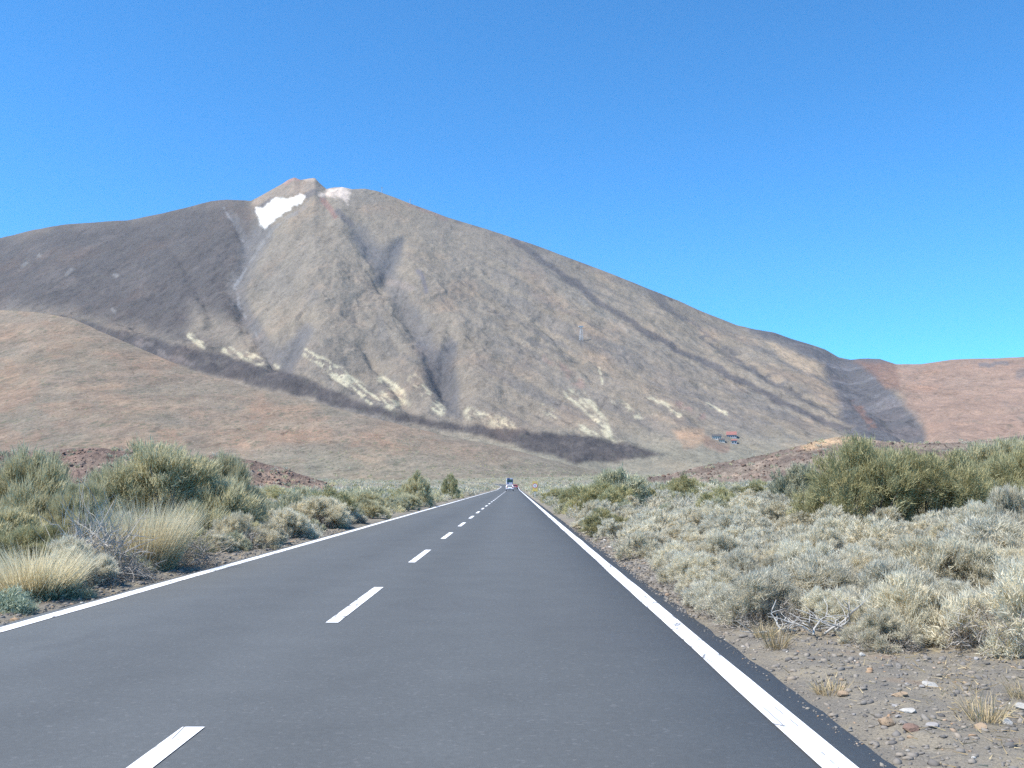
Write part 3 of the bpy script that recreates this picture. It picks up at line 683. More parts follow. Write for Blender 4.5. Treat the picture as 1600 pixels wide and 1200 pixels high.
KINDS = {}
def variant(kind, lod, i):
    key = (kind, lod, i)
    if key not in KINDS: KINDS[key] = make_kind(kind, lod, 1000 + hash(kind) % 1 + sum(map(ord, kind)) * 7 + lod * 31 + i)
    return KINDS[key]
prnd = random.Random(11)
NAMES = {'pale': 'cushion_shrub', 'straw': 'straw_shrub', 'mixed': 'scrub_bush', 'green': 'broom_shrub', 'olive': 'broom_shrub', 'herb': 'herb_clump'}
LAND = []
placed = []                                   # (x, y, radius)
def plant(kind, x, y, width, height, label, lod=0, var=0, group=None, rz=None, dz=-0.03, name=None):
    fo, st, R, H = variant(kind, lod, var)
    t = empty(name or NAMES[kind], (x, y, float(ground_z(x, y)) + dz), prnd.uniform(0, 6.28) if rz is None else rz)
    f = add('foliage', fo, t); s = (width / (2 * R), width / (2 * R), height / H); f.scale = s
    if st: add('stems', st, t).scale = s
    if fo.name in DEAD: add('dead_twigs', DEAD[fo.name], t).scale = s
    tag(t, label, 'shrub' if kind != 'herb' else 'plant', group); placed.append((x, y, width * 0.5)); return t
def clear_d(px, d, wpx):
    """push a plant along its sight line until it stands clear of the asphalt"""
    for _ in range(60):
        x, y = spot(px, d); w = wpx / F * d
        if (px < 800 and x + w * 0.47 <= ROAD_L - 0.22) or (px > 800 and x - w * 0.44 >= ROAD_R + 0.1): break
        d *= 1.012
    return d
def hero(kind, px, d, wpx, top, label, lod=0, var=0, name=None):
    d = clear_d(px, d, wpx); LAND.append((*spot(px, d), wpx / F * d * 0.5, label))
    x, y = spot(px, d); w = wpx / F * d; h = z_at(top, d) - float(ground_z(x, y))
    return plant(kind, x, y, w, h, label, lod, var, None, None, -0.03, name)
def hero_tuft(px, d, wpx, top, label, seed):
    d = clear_d(px, d, wpx); LAND.append((*spot(px, d), wpx / F * d * 0.5, label))
    x, y = spot(px, d); w = wpx / F * d; h = z_at(top, d) - float(ground_z(x, y)); fo, sk, R, H = make_tuft(seed)
    t = empty('grass_tuft', (x, y, float(ground_z(x, y)) - 0.03)); s = (w / (2 * R) * 0.85, w / (2 * R) * 0.85, h / (H * 1.02))
    add('blades', fo, t).scale = s; add('dead_skirt', sk, t).scale = (s[0], s[1], s[2] * 0.9); tag(t, label, 'grass'); placed.append((x, y, w * 0.45))
def hero_tangle(px, d, wpx, top, label, seed):
    d = clear_d(px, d, wpx); LAND.append((*spot(px, d), wpx / F * d * 0.5, label))
    x, y = spot(px, d); w = wpx / F * d; h = z_at(top, d) - float(ground_z(x, y)); me, R, H = make_tangle(seed)
    o = add('dead_twig_heap', me, None, (x, y, float(ground_z(x, y)) - 0.02)); o.scale = (w / (2 * R), w / (2 * R), h / H); tag(o, label, 'dead shrub'); placed.append((x, y, w * 0.45))

# left of the road
hero('green', 42, 18.5, 205, 702, 'grey-green broom shrub with dark core at the far left edge', 0, 0)
hero('green', 118, 17.5, 110, 752, 'lower grey-green broom shrub beside the dead twigs at far left', 0, 1)
hero('green', 265, 25.0, 260, 692, 'tall wide feathery green broom behind the golden grass tuft', 0, 2)
hero('green', 350, 28.0, 120, 709, 'green broom joined to the right of the tall feathery one', 0, 0)
hero_tuft(233, 15.6, 150, 757, 'tall golden dry grass tuft in front of the big green broom', 201)
hero_tuft(62, 11.9, 165, 832, 'yellow dry grass tuft at the lower left, nearest the camera', 211)
hero_tangle(150, 14.3, 130, 792, 'heap of pale dead twigs between the two golden tufts', 221)
hero_tangle(285, 15.9, 110, 828, 'low grey dead twig heap at the right foot of the golden tuft', 222)
hero_tangle(205, 13.6, 95, 862, 'small dead twig heap by the road edge below the golden tuft', 223)
hero('herb', 85, 10.9, 120, 885, 'small grey-green leafy clump at the foot of the nearest golden tuft', 0, 0)
hero('herb', 20, 10.2, 90, 915, 'low grey herb clump at the left picture edge', 0, 1)
hero('straw', 375, 19.3, 115, 800, 'straw-pale rounded shrub left of road next to the golden tuft', 0, 0)
hero('pale', 450, 22.5, 85, 792, 'pale grey cushion shrub left of road with shaded right side', 0, 0)
hero('straw', 500, 25.0, 105, 774, 'domed cream shrub left of road beneath the olive bush', 0, 1)
hero('pale', 548, 26.5, 62, 792, 'small pale cushion at the right foot of the cream dome', 0, 1)
hero('olive', 527, 33.0, 95, 760, 'round olive-green broom left of road behind the cream dome', 1, 0)
hero('mixed', 455, 34.0, 110, 765, 'grey-green scrub bush left of road beneath the red rubble mound', 1, 0)
hero('green', 648, 60.0, 52, 735, 'upright dark green bush left of road, tallest of the middle distance', 1, 1)
hero('olive', 706, 88.0, 30, 739, 'brownish olive bush left of road nearest the vanishing point', 1, 1)
# right of the road
hero('pale', 1575, 8.2, 265, 868, 'largest pale shrub at right edge with deep shade at its foot', 0, 2)
hero('pale', 1405, 8.9, 180, 888, 'pale shrub right of the bleached dead branches', 0, 3)
hero('pale', 1190, 9.6, 175, 886, 'pale twiggy shrub nearest the white edge line on the right', 0, 4)
hero('pale', 1275, 10.9, 190, 862, 'pale shrub behind the bleached dead branches', 0, 0)
hero('pale', 1130, 11.4, 130, 885, 'low twiggy grey shrub beside the right asphalt edge', 0, 1)
hero('pale', 1545, 13.2, 250, 808, 'long pale cushion at right edge behind the largest pale shrub', 0, 3)
hero('mixed', 1440, 11.6, 120, 852, 'grey cushion shrub between the largest pale shrub and the olive broom', 0, 0)
hero('pale', 1575, 17.0, 130, 757, 'grey rounded cushion at right edge just below the olive broom', 0, 2)
hero('olive', 1345, 24.0, 190, 684, 'largest olive broom bush on the right, rounded and yellowish', 0, 0)
hero('olive', 1455, 24.5, 200, 702, 'olive broom joined to the right of the largest olive bush', 0, 1)
hero('olive', 1600, 26.0, 130, 700, 'dark olive broom cut by the right picture edge', 0, 2)
hero('mixed', 1242, 42.0, 90, 722, 'grey-green bush just left of the largest olive broom', 1, 1)
hero('green', 1520, 44.0, 110, 690, 'grey-green bush on the rise behind the olive brooms', 1, 2)
hero('green', 1585, 46.0, 120, 682, 'grey-green bush highest on the rise at the right edge', 1, 0)
hero('mixed', 970, 52.0, 120, 729, 'tall grey-green bush mass beside the road on the right', 1, 2)
hero('olive', 940, 45.5, 105, 752, 'broad olive bush in front of the tall grey-green mass', 1, 2)
hero('olive', 1062, 70.0, 60, 742, 'round olive bush in middle distance right of the grey-green mass', 1, 0)
hero_tuft(1140, 27.5, 110, 783, 'patch of pale yellow grass among the cushions on the right', 231)
hero_tuft(1085, 30.0, 70, 786, 'smaller pale yellow grass tuft left of the yellow patch', 232)
hero('pale', 940, 21.0, 95, 803, 'pale cushion beside the right edge line in front of olive bush', 0, 1)
hero('pale', 1005, 17.0, 110, 828, 'pale domed cushion at the roadside in middle of right verge', 0, 0)
hero('pale', 1068, 13.5, 110, 858, 'pale roadside cushion left of the orange rock', 0, 4)

# the rest of the scrub, packed where no named plant stands
fr = np.random.default_rng(77)
cand = []
def free(x, y, r, k=0.75):
    for (a, b, c) in placed:
        if (a - x) ** 2 + (b - y) ** 2 < ((c + r) * k) ** 2: return False
    return True
ORANGE = spot(1098, 13.9)
placed.append((ORANGE[0] + 0.15, ORANGE[1], 0.35))
tries = 0
for it in range(14000):
    d = 8.0 * (16.0 ** (fr.random() ** 0.8)); q = fr.uniform(-0.66, 0.72); x, y = float(q * d), float(d)
    r = fr.uniform(0.28, 0.62) * (1 + 0.25 * min(d / 60, 1))
    if x > 0:
        lim = 2.05 + (0.85 if d < 10.5 else 0.0) + r * 0.85
        if x < lim: continue
        p = fr.random(); far = smooth(25, 60, d)
        kind = 'pale' if p < 0.84 - 0.44 * far else ('straw' if p < 0.93 - 0.33 * far else ('mixed' if p < 0.985 - 0.1 * far else 'olive'))
    else:
        if x > -5.5 - r: continue
        p = fr.random(); kind = 'pale' if p < 0.34 else ('straw' if p < 0.48 else ('mixed' if p < 0.78 else ('green' if p < 0.9 else 'olive')))
    if d < 13 and x < 0: continue
    h = r * fr.uniform(0.85, 1.15)
    if kind in ('green', 'olive'): r *= 1.35; h = r * fr.uniform(0.95, 1.2)
    if not free(x, y, r, 0.7): continue
    placed.append((x, y, r)); cand.append((kind, x, y, r, h, d))
cand.sort(key=lambda c: -c[3] / c[5])
LBL = {('pale', 1): ('low pale grey cushion shrub packed among others right of the road', 'pale cushion shrubs filling the right side'),
       ('pale', -1): ('low pale grey cushion shrub scattered left of the road', 'pale cushion shrubs filling the left side'),
       ('straw', 1): ('straw-coloured dry cushion shrub packed among the pale ones right of the road', 'straw shrubs filling the right side'),
       ('straw', -1): ('straw-coloured dry cushion shrub scattered left of the road', 'straw shrubs filling the left side'),
       ('mixed', 1): ('grey-olive scrub bush amid the pale cushions right of the road', 'grey-olive bushes filling the right side'),
       ('mixed', -1): ('grey-olive scrub bush amid the scrub left of the road', 'grey-olive bushes filling the left side'),
       ('green', -1): ('small grey-green broom shrub scattered in the scrub left of the road', 'small green brooms on the left side'),
       ('olive', 1): ('small olive broom shrub scattered in the scrub right of the road', 'small olive brooms on the right side'),
       ('olive', -1): ('small olive broom shrub scattered in the scrub left of the road', 'small olive brooms on the left side')}
SHORT = {}
def near_words(kind, x, y, r):
    best = None
    for (a, b, c, lab) in LAND:
        dd = math.hypot(a - x, b - y)
        if dd < 2.6 + c and (best is None or dd < best[0]): best = (dd, a, b, lab)
    if best is None or math.hypot(x, y) > 48: return None
    dx, dy = x - best[1], y - best[2]
    rel = ('behind' if dy > 0 else 'in front of') if abs(dy) > abs(dx) * 1.2 else ('right of' if dx > 0 else 'left of')
    col = {'pale': 'pale grey', 'straw': 'straw-coloured', 'mixed': 'grey-olive', 'green': 'grey-green', 'olive': 'olive'}[kind]
    size = 'small' if r < 0.42 else ('large' if r > 0.62 else 'mid-sized')
    w = best[3].split(); cut = len(w)
    for k_, t_ in enumerate(w):
        if k_ > 2 and t_ in ('with', 'at', 'behind', 'beside', 'in', 'next', 'among', 'beneath', 'just', 'on', 'cut', 'between', 'by', 'beyond', 'nearest,', 'lower', 'joined', 'nearest'): cut = k_; break
    return '%s %s shrub %s the %s' % (size, col, rel, ' '.join(w[:min(cut, 7)]).rstrip(','))
LIMIT = {'pale': 260, 'straw': 120, 'mixed': 160, 'green': 60, 'olive': 80}
count = {}; rest = []
for i, (kind, x, y, r, h, d) in enumerate(cand):
    count[kind] = count.get(kind, 0) + 1
    if count[kind] > LIMIT[kind]: rest.append((kind, x, y, r, h, d)); continue
    lb, gp = LBL[(kind, 1 if x > 0 else -1)]
    own = near_words(kind, x, y, r)
    if own and own not in SHORT: SHORT[own] = 1; lb = own
    plant(kind, x, y, r * 2.15, h * 1.15, lb, 0 if d < 16 else 1, i % (5 if d < 16 else 4) if kind in ('pale',) else i % 3, gp)
# far scrub: beyond counting, one mass for each tone
for it in range(8200):
    d = 100.0 * (8.0 ** fr.random()); q = fr.uniform(-0.62, 0.62); x = float(q * d); off = x - float(bend(min(d, 800)))
    if -6.1 < off < 2.8: continue
    p = fr.random(); kind = 'pale' if p < 0.38 else ('straw' if p < 0.5 else ('mixed' if p < 0.8 else ('green' if p < 0.9 else 'olive')))
    r = fr.uniform(0.45, 1.1) * (1 + 0.5 * min(d / 600, 1)); rest.append((kind, x, d, r, r * fr.uniform(0.7, 1.2), d))
for G, n in ((ML, 260), (MR, 480)):
    for _ in range(n):
        i = int(fr.integers(0, G[0].shape[0])); j = int(fr.integers(0, G[0].shape[1])); r = fr.uniform(0.4, 0.95)
        if G is MR and G[3][i, j] < 1250 and fr.random() < 0.5: continue
        rest.append(('mixed' if fr.random() < 0.6 else ('pale' if fr.random() < 0.5 else 'green'), float(G[0][i, j]), float(G[1][i, j]), r, r * fr.uniform(0.7, 1.1), 140.0, float(G[2][i, j])))
HG = hill_grid
for _ in range(2600):                        # bushes dotting the lower flank of the brown hill
    i = int(HG[0].shape[0] * 0.75 * fr.random() ** 1.3); j = int(fr.integers(20, HG[0].shape[1])); r = fr.uniform(0.8, 1.9)
    rest.append(('mixed' if fr.random() < 0.6 else 'green', float(HG[0][i, j]), float(HG[1][i, j]), r, r * fr.uniform(0.7, 1.0), 900.0, float(HG[2][i, j])))
for _ in range(420):
    d = fr.uniform(55, 112); q = fr.uniform(-0.6, -0.12); x = float(q * d); r = fr.uniform(0.5, 1.1)
    rest.append(('mixed' if fr.random() < 0.5 else ('pale' if fr.random() < 0.5 else 'green'), x, d, r, r * fr.uniform(0.7, 1.2), d))
def joined(items, kind):
    VV, TT, FF, off = [], [], [], 0
    for i, (k_, x, y, r, h, d, *zz) in enumerate(items):
        lod = 2 if d < 130 else 3
        fo, st, R, H = variant(kind, lod, i % 4); nv = len(fo.vertices)
        key = ('arr', kind, lod, i % 4)
        if key not in KINDS:
            a = np.empty(nv * 3, np.float32); fo.vertices.foreach_get('co', a); t = np.empty(nv, np.float32); fo.attributes['tone'].data.foreach_get('value', t)
            KINDS[key] = (a.reshape(-1, 3), t, np.array([tuple(p.vertices) for p in fo.polygons], np.int32))
        v, t, f = KINDS[key]; a = fr.uniform(0, 6.28); ca, sa = math.cos(a), math.sin(a); s = r / R; sz = h / H
        w = np.stack([(v[:, 0] * ca - v[:, 1] * sa) * s + x, (v[:, 0] * sa + v[:, 1] * ca) * s + y, v[:, 2] * sz + (zz[0] if zz else float(ground_z(x, y))) - 0.03], 1)
        VV.append(w); TT.append(np.clip(t * 0.7 + fr.uniform(0, 0.3), 0, 1)); FF.append(f + off); off += nv
    me = mesh_np('far_scrub', np.concatenate(VV), np.concatenate(FF), M[kind]); fattr(me, 'tone', np.concatenate(TT)); return me
SCR = {'pale': 'far pale grey scrub covering the plain on both sides', 'straw': 'far straw-coloured dry scrub scattered over the plain', 'mixed': 'far grey-olive scrub covering the plain',
       'green': 'far grey-green broom scattered over the plain', 'olive': 'far olive broom scattered over the plain'}
for kind in SCR:
    it = [c for c in rest if c[0] == kind]
    if it: tag(add('far_scrub', joined(it, kind)), SCR[kind], 'scrub', None, 'stuff')

# dry litter and gravel on the verges
def litter():
    rng = np.random.default_rng(5); n = 9000
    d = 4.2 * (9.0 ** rng.random(n)); right = rng.random(n) < 0.6
    x = np.where(right, 2.1 + np.abs(rng.normal(0, 0.7, n)) + rng.random(n) * np.where(d < 11, 2.0, 0.4), -5.3 - np.abs(rng.normal(0, 0.6, n)))
    P = np.stack([x, d, ground_z(x, d) + 0.008], 1); D = unit(np.stack([rng.normal(0, 1, n), rng.normal(0, 1, n), np.abs(rng.normal(0, 0.35, n))], 1))
    me = needles(P, D, rng.uniform(0.03, 0.13, n), rng.uniform(0.004, 0.009, n), rng, rng.random(n), 'dry_litter', M['litter'])
    tag(add('dry_litter', me), 'dry straw and twig litter strewn on the verges', 'litter', None, 'stuff')
litter()
def gravel():
    rng = np.random.default_rng(8); n = 15000
    d = 4.0 * (8.0 ** rng.random(n)); right = rng.random(n) < 0.68
    x = np.where(right, ROAD_R - 0.14 + rng.random(n) ** 1.1 * np.where(d < 10.5, 3.2, 1.2), ROAD_L + 0.02 - rng.random(n) ** 1.3 * 1.3)
    s = np.minimum(rng.lognormal(-4.45, 0.5, n), 0.036) * np.clip(d / 9, 0.8, 1.6)
    s = np.where((x < ROAD_R + 0.06) & (x > ROAD_L - 0.03), s * 0.5, s)
    P = np.stack([x, d, np.where((x < ROAD_R - 0.02) & (x > ROAD_L), np.maximum(ground_z(x, d), 0.0), ground_z(x, d)) + s * 0.2], 1)
    Sc = np.stack([s * rng.uniform(.8, 1.4, n), s * rng.uniform(.8, 1.4, n), s * rng.uniform(.5, .9, n)], 1)
    tone = np.clip(rng.normal(0.45, 0.22, n), 0, 1)
    tag(add('verge_gravel', scatter_np(rock_mesh('peb', 5, None, 1, 1.1), P, Sc, rng, 'verge_gravel', M['gravel'], tone)), 'loose grey and brown gravel along both road edges', 'gravel', None, 'stuff')
gravel()
# single stones that can be told apart
RK = {(m, i): rock_mesh('stone', 40 + i, M[m], 2) for m in ('rock_tan', 'rock_red', 'rock_grey', 'rock_pale') for i in range(3)}
def stone(px, py, wpx, m, label, i=0, hf=0.7, group=None, name='stone'):
    d = F * CAM_Z / (py - 758.0)
    for _ in range(3):
        x, y = spot(px, d); d = (CAM_Z - float(ground_z(x, y))) / -float(tan_e(py))
    s = wpx / F * d * 0.55
    o = add(name, RK[(m, i % 3)], None, (x, y, float(ground_z(x, y)) + s * hf * 0.35)); o.scale = (s, s * 0.85, s * hf); o.rotation_euler = (prnd.uniform(-.2, .2), prnd.uniform(-.2, .2), prnd.uniform(0, 6.28))
    tag(o, label, 'stone', group)
stone(1098, 868, 38, 'rock_tan', 'orange-tan flat rock among the pale shrubs right of the road', 0, 0.45)
stone(1128, 860, 26, 'rock_red', 'red-brown rock beside the orange-tan flat one in the scrub', 1, 0.5)
stone(1510, 1002, 30, 'rock_red', 'reddish-brown boulder at the foot of the largest pale shrub', 0, 1.0)
stone(1447, 1003, 20, 'rock_tan', 'tan stone under the pale shrub, left of the reddish boulder', 1, 0.6)
stone(1384, 1000, 18, 'rock_red', 'red stone at the shrub foot right of the bleached branches', 2, 0.6)
stone(1420, 992, 22, 'rock_pale', 'pale grey stone between the red and tan stones under the shrub', 0, 0.5)
stone(1370, 1130, 24, 'rock_tan', 'brightest orange stone lying on the gravel verge', 2, 0.8)
stone(1304, 1085, 20, 'rock_tan', 'orange stone on the verge closest to the asphalt edge', 1, 0.6)
stone(1392, 1087, 24, 'rock_tan', 'flat brownish orange stone in mid verge', 0, 0.4)
stone(1405, 1112, 26, 'rock_pale', 'long pale yellowish stone in mid verge', 1, 0.3)
stone(1440, 1136, 22, 'rock_grey', 'light grey stone right of the brightest orange stone', 0, 0.5)
stone(1408, 1138, 30, 'rock_red', 'flat red-brown stone beside the brightest orange stone', 1, 0.35)
stone(1512, 1138, 20, 'rock_tan', 'tan stone on the right part of the verge', 2, 0.6)
stone(1552, 1130, 18, 'rock_pale', 'pale stone on the right part of the verge', 2, 0.6)
stone(1576, 1108, 18, 'rock_pale', 'pale rounded stone nearest the right picture edge', 0, 0.8)
stone(1440, 1072, 26, 'rock_pale', 'long light stone lying across the upper verge', 1, 0.3)
stone(1337, 1025, 10, 'rock_pale', 'small white stone below the bleached branches', 0, 0.8)
for j in range(16):
    stone(prnd.uniform(1250, 1590), prnd.uniform(1030, 1190), prnd.uniform(5, 10), prnd.choice(['rock_grey', 'rock_grey', 'rock_pale', 'rock_tan', 'rock_red']), 'small loose stone scattered on the gravel verge right of the road', j, 0.6, 'small verge stones', 'pebble')
def sprig(px, py, hpx, label, seed):
    d = F * CAM_Z / (py - 758.0); x, y = spot(px, d); rng = np.random.default_rng(seed); n = 130; h = hpx / F * d
    az = rng.uniform(0, 6.283, n); r = np.sqrt(rng.random(n)) * 0.09; P = np.stack([r * np.cos(az), r * np.sin(az), 0 * az], 1)
    D = unit(np.stack([np.cos(az) * 0.5, np.sin(az) * 0.5, np.ones(n)], 1) + rng.normal(0, 0.25, (n, 3))); b = rng.normal(0, 0.35, (n, 3))
    me = needles(P, D, h * rng.uniform(0.4, 1.1, n), 0.0045 * rng.uniform(0.6, 1.3, n), rng, rng.random(n), 'dry_sprig', M['litter'], b)
    tag(add('dry_sprig', me, None, (x, y, float(ground_z(x, y)) - 0.01)), label, 'grass')
sprig(1205, 1000, 58, 'tall thin dry sprig on the verge below the bleached branches', 1)
sprig(1190, 985, 34, 'short dry sprig at the asphalt edge left of the tall thin one', 2)
sprig(1520, 1108, 60, 'wispy olive-grey sprig on the right part of the gravel verge', 3)
sprig(1285, 1060, 34, 'dry tan sprig near the asphalt edge in mid verge', 4)
sprig(1583, 1075, 40, 'dry sprig at the right picture edge under the largest shrub', 5)
# bleached dead branches
def dead_branch(px, d, label, seed, scale=1.0):
    rng = random.Random(seed); x, y = spot(px, d); t = empty('dead_branch', (x, y, float(ground_z(x, y))), 0.0)
    def limb(p, dr, l, r, nseg):
        pts = [p]; rs = [r]; dr = dr.normalized()
        for i in range(nseg):
            dr = (dr + Vector((rng.gauss(0, .28), rng.gauss(0, .28), rng.gauss(0, .16)))).normalized(); p = p + dr * l / nseg
            p.z = max(p.z, 0.012); pts.append(p.copy()); rs.append(r * (1 - 0.75 * (i + 1) / nseg))
        return pts, rs
    for i in range(5):
        a = rng.uniform(0, 6.28); mb = MB(); pts, rs = limb(Vector((0.12 * i - 0.25, rng.uniform(-.1, .1), 0.03)), Vector((math.cos(a), math.sin(a) * 0.5 - 0.3, 0.35)), rng.uniform(.45, .8) * scale, 0.0115, 8)
        mb.tube(pts, rs, 6); b = add('limb', mb.mesh('limb', M['bleached'], True), t)
        for k_ in (2, 3, 4, 5):
            m2 = MB(); pp, r2 = limb(pts[k_].copy(), Vector((rng.gauss(0, 1), rng.gauss(0, 1), rng.uniform(0, .7))), rng.uniform(.15, .35) * scale, 0.0055, 4)
            m2.tube(pp, r2, 5); add('twig', m2.mesh('twig', M['bleached'], True), b)
    tag(t, label, 'branch')
dead_branch(1300, 9.0, 'bleached dead branches lying under the pale shrubs on the right verge', 4, 0.95)
dead_branch(1240, 9.1, 'thinner bleached dead branch at left end of the branch pile', 9, 0.7)

# ------------------------------------------------------------------ traffic, sign, far buildings, pylons
M['car_white'] = plain_mat('white_car_paint', (0.78, 0.79, 0.80), 0.3, 0.5, 0.03)
M['car_red'] = plain_mat('red_car_paint', (0.36, 0.09, 0.085), 0.3, 0.5, 0.05)
M['coach_blue'] = plain_mat('dark_blue_paint', (0.05, 0.07, 0.19), 0.35, 0.5, 0.05)
M['glass'] = plain_mat('dark_car_glass', (0.02, 0.025, 0.03), 0.08, 0.6, 0.05)
M['rubber'] = plain_mat('tyre_rubber', (0.02, 0.02, 0.02), 0.9, 0.2, 0.1)
M['rim'] = plain_mat('wheel_rim', (0.45, 0.45, 0.46), 0.35, 0.6, 0.05)
M['bumper'] = plain_mat('grey_bumper', (0.16, 0.16, 0.18), 0.6, 0.4, 0.05)
M['lamp_red'] = plain_mat('tail_lamp', (0.45, 0.02, 0.02), 0.25, 0.5, 0.05)
M['plate'] = plain_mat('number_plate', (0.75, 0.75, 0.72), 0.5, 0.4, 0.03)
def wheel(parent, x, y, r, w):
    mb = MB(); n = 16
    mb.poly([(s_ * w / 2, r * math.cos(a), r * math.sin(a)) for s_ in (-1, 1) for a in [2 * math.pi * k / n for k in range(n)]],
            [(k, (k + 1) % n, n + (k + 1) % n, n + k) for k in range(n)] + [tuple(range(n)), tuple(range(n, 2 * n))])
    o = add('wheel', mb.mesh('wheel', M['rubber']), parent, (x, y, r))
    m2 = MB(); sx = w / 2 + 0.006 if x > 0 else -w / 2 - 0.006
    m2.poly([(sx, 0.62 * r * math.cos(2 * math.pi * k / 12), 0.62 * r * math.sin(2 * math.pi * k / 12)) for k in range(12)] + [(sx * 1.05, 0, 0)], [(k, (k + 1) % 12, 12) for k in range(12)])
    add('rim', m2.mesh('rim', M['rim']), o)
def bevel(o, w=0.04, seg=2):
    b = o.modifiers.new('bevel', 'BEVEL'); b.width = w; b.segments = seg; b.limit_method = 'ANGLE'
def car(loc, paint, label, rz=0.0, W=1.76, name='car'):
    """hatchback, tail at -y"""
    t = empty(name, loc, rz); h = W / 2
    mb = MB(); mb.extrude([(-2.0,0.3),(-2.05,0.55),(-1.98,0.95),(0.95,0.98),(1.9,0.8),(2.05,0.55),(2.0,0.3)], -h, h); bevel(add('body', mb.mesh('body', paint), t), 0.07, 3)
    mb = MB(); prof = [(-1.95,0.94),(-1.62,1.42),(-1.3,1.50),(0.1,1.48),(0.95,0.96)]; n = len(prof)
    pts = [(-h * (1 - 0.17 * smooth(0.95, 1.5, z)), y, z) for y, z in prof] + [(h * (1 - 0.17 * smooth(0.95, 1.5, z)), y, z) for y, z in prof]
    mb.poly(pts, [tuple(range(n)), tuple(range(2*n-1, n-1, -1))] + [(i, n+i, n+(i+1) % n, (i+1) % n) for i in range(n)]); bevel(add('roof', mb.mesh('roof', paint), t), 0.05, 2)
    g = MB(); g.poly([(-0.68,-1.91,1.03),(0.68,-1.91,1.03),(0.58,-1.68,1.37),(-0.58,-1.68,1.37)], [(0,1,2,3)]); add('rear_window', g.mesh('rear_window', M['glass']), t)
    g = MB(); g.poly([(-0.68,0.93,1.0),(0.68,0.93,1.0),(0.6,0.2,1.44),(-0.6,0.2,1.44)], [(0,1,2,3)]); add('windscreen', g.mesh('windscreen', M['glass']), t)
    for s_ in (-1, 1):
        g = MB(); g.poly([(s_*h*0.985,-1.55,1.02),(s_*h*0.985,0.6,1.02),(s_*h*0.872,0.0,1.41),(s_*h*0.865,-1.3,1.42)], [(0,1,2,3)]); add('side_window', g.mesh('side_window', M['glass']), t)
        for yy in (-1.3, 1.3): wheel(t, s_ * (h - 0.08), yy, 0.31, 0.2)
        g = MB(); g.box(s_*h*0.72-0.11, s_*h*0.72+0.11, -2.05, -1.94, 0.72, 0.98); add('tail_light', g.mesh('tail_light', M['lamp_red']), t)
        g = MB(); g.box(min(s_*h, s_*(h+.17)), max(s_*h, s_*(h+.17)), 0.55, 0.68, 0.95, 1.08); add('mirror', g.mesh('mirror', paint), t)
    g = MB(); g.box(-h*0.97, h*0.97, -2.12, -1.95, 0.28, 0.52); bevel(add('bumper', g.mesh('bumper', M['bumper']), t), 0.03)
    g = MB(); g.box(-0.26, 0.26, -2.07, -2.0, 0.62, 0.73); add('number_plate', g.mesh('number_plate', M['plate']), t)
    tag(t, label, 'car')
def road_at(px, d):
    x, y = spot(px, d); return (x, y, float(ramp_up(y)) + 0.0)
car(road_at(796.5, 225), M['car_white'], 'white car driving away ahead in the right lane', 0.0, 1.8)
lx, ly, lz = road_at(804.5, 300); car((lx, ly, lz), M['car_red'], 'small red car just right of and beyond the white car', 0.02)
def coach(loc, label, rz):
    t = empty('coach', loc, rz); h = 1.22
    mb = MB(); mb.box(-h, h, -5.5, 5.5, 0.4, 3.45); bevel(add('body', mb.mesh('body', M['coach_blue']), t), 0.15, 3)
    g = MB(); g.box(-0.95, 0.95, -5.53, -5.4, 2.0, 3.0); add('rear_window', g.mesh('rear_window', M['glass']), t)
    g = MB(); g.box(-0.3, 1.0, -5.54, -5.4, 1.45, 1.8); add('rear_panel', g.mesh('rear_panel', M['car_white']), t)
    g = MB(); g.box(-h - 0.01, -h + 0.35, -5.52, -5.3, 0.5, 3.3); add('side_panel', g.mesh('side_panel', M['car_white']), t)
    g = MB(); g.box(0.1, 1.1, -5.53, -5.4, 2.62 + 0.45, 3.3); add('roof_panel', g.mesh('roof_panel', M['car_white']), t)
    for s_ in (-1, 1):
        for k_ in range(5): g = MB(); g.box(min(s_*1.2, s_*1.235), max(s_*1.2, s_*1.235), -4.9 + k_*2.0, -3.1 + k_*2.0, 1.75, 2.85); add('side_window', g.mesh('side_window', M['glass']), t)
        for yy in (-3.4, 3.3): wheel(t, s_ * 1.08, yy, 0.48, 0.3)
        g = MB(); g.box(s_*1.02-0.12, s_*1.02+0.12, -5.545, -5.4, 0.8, 1.25); add('tail_light', g.mesh('tail_light', M['lamp_red']), t)
    g = MB(); g.box(-1.15, 1.15, -5.62, -5.4, 0.42, 0.72); add('bumper', g.mesh('bumper', M['bumper']), t)
    tag(t, label, 'bus')
coach(road_at(796.3, 345), 'tall dark blue and white coach beyond the white car', 0.0)

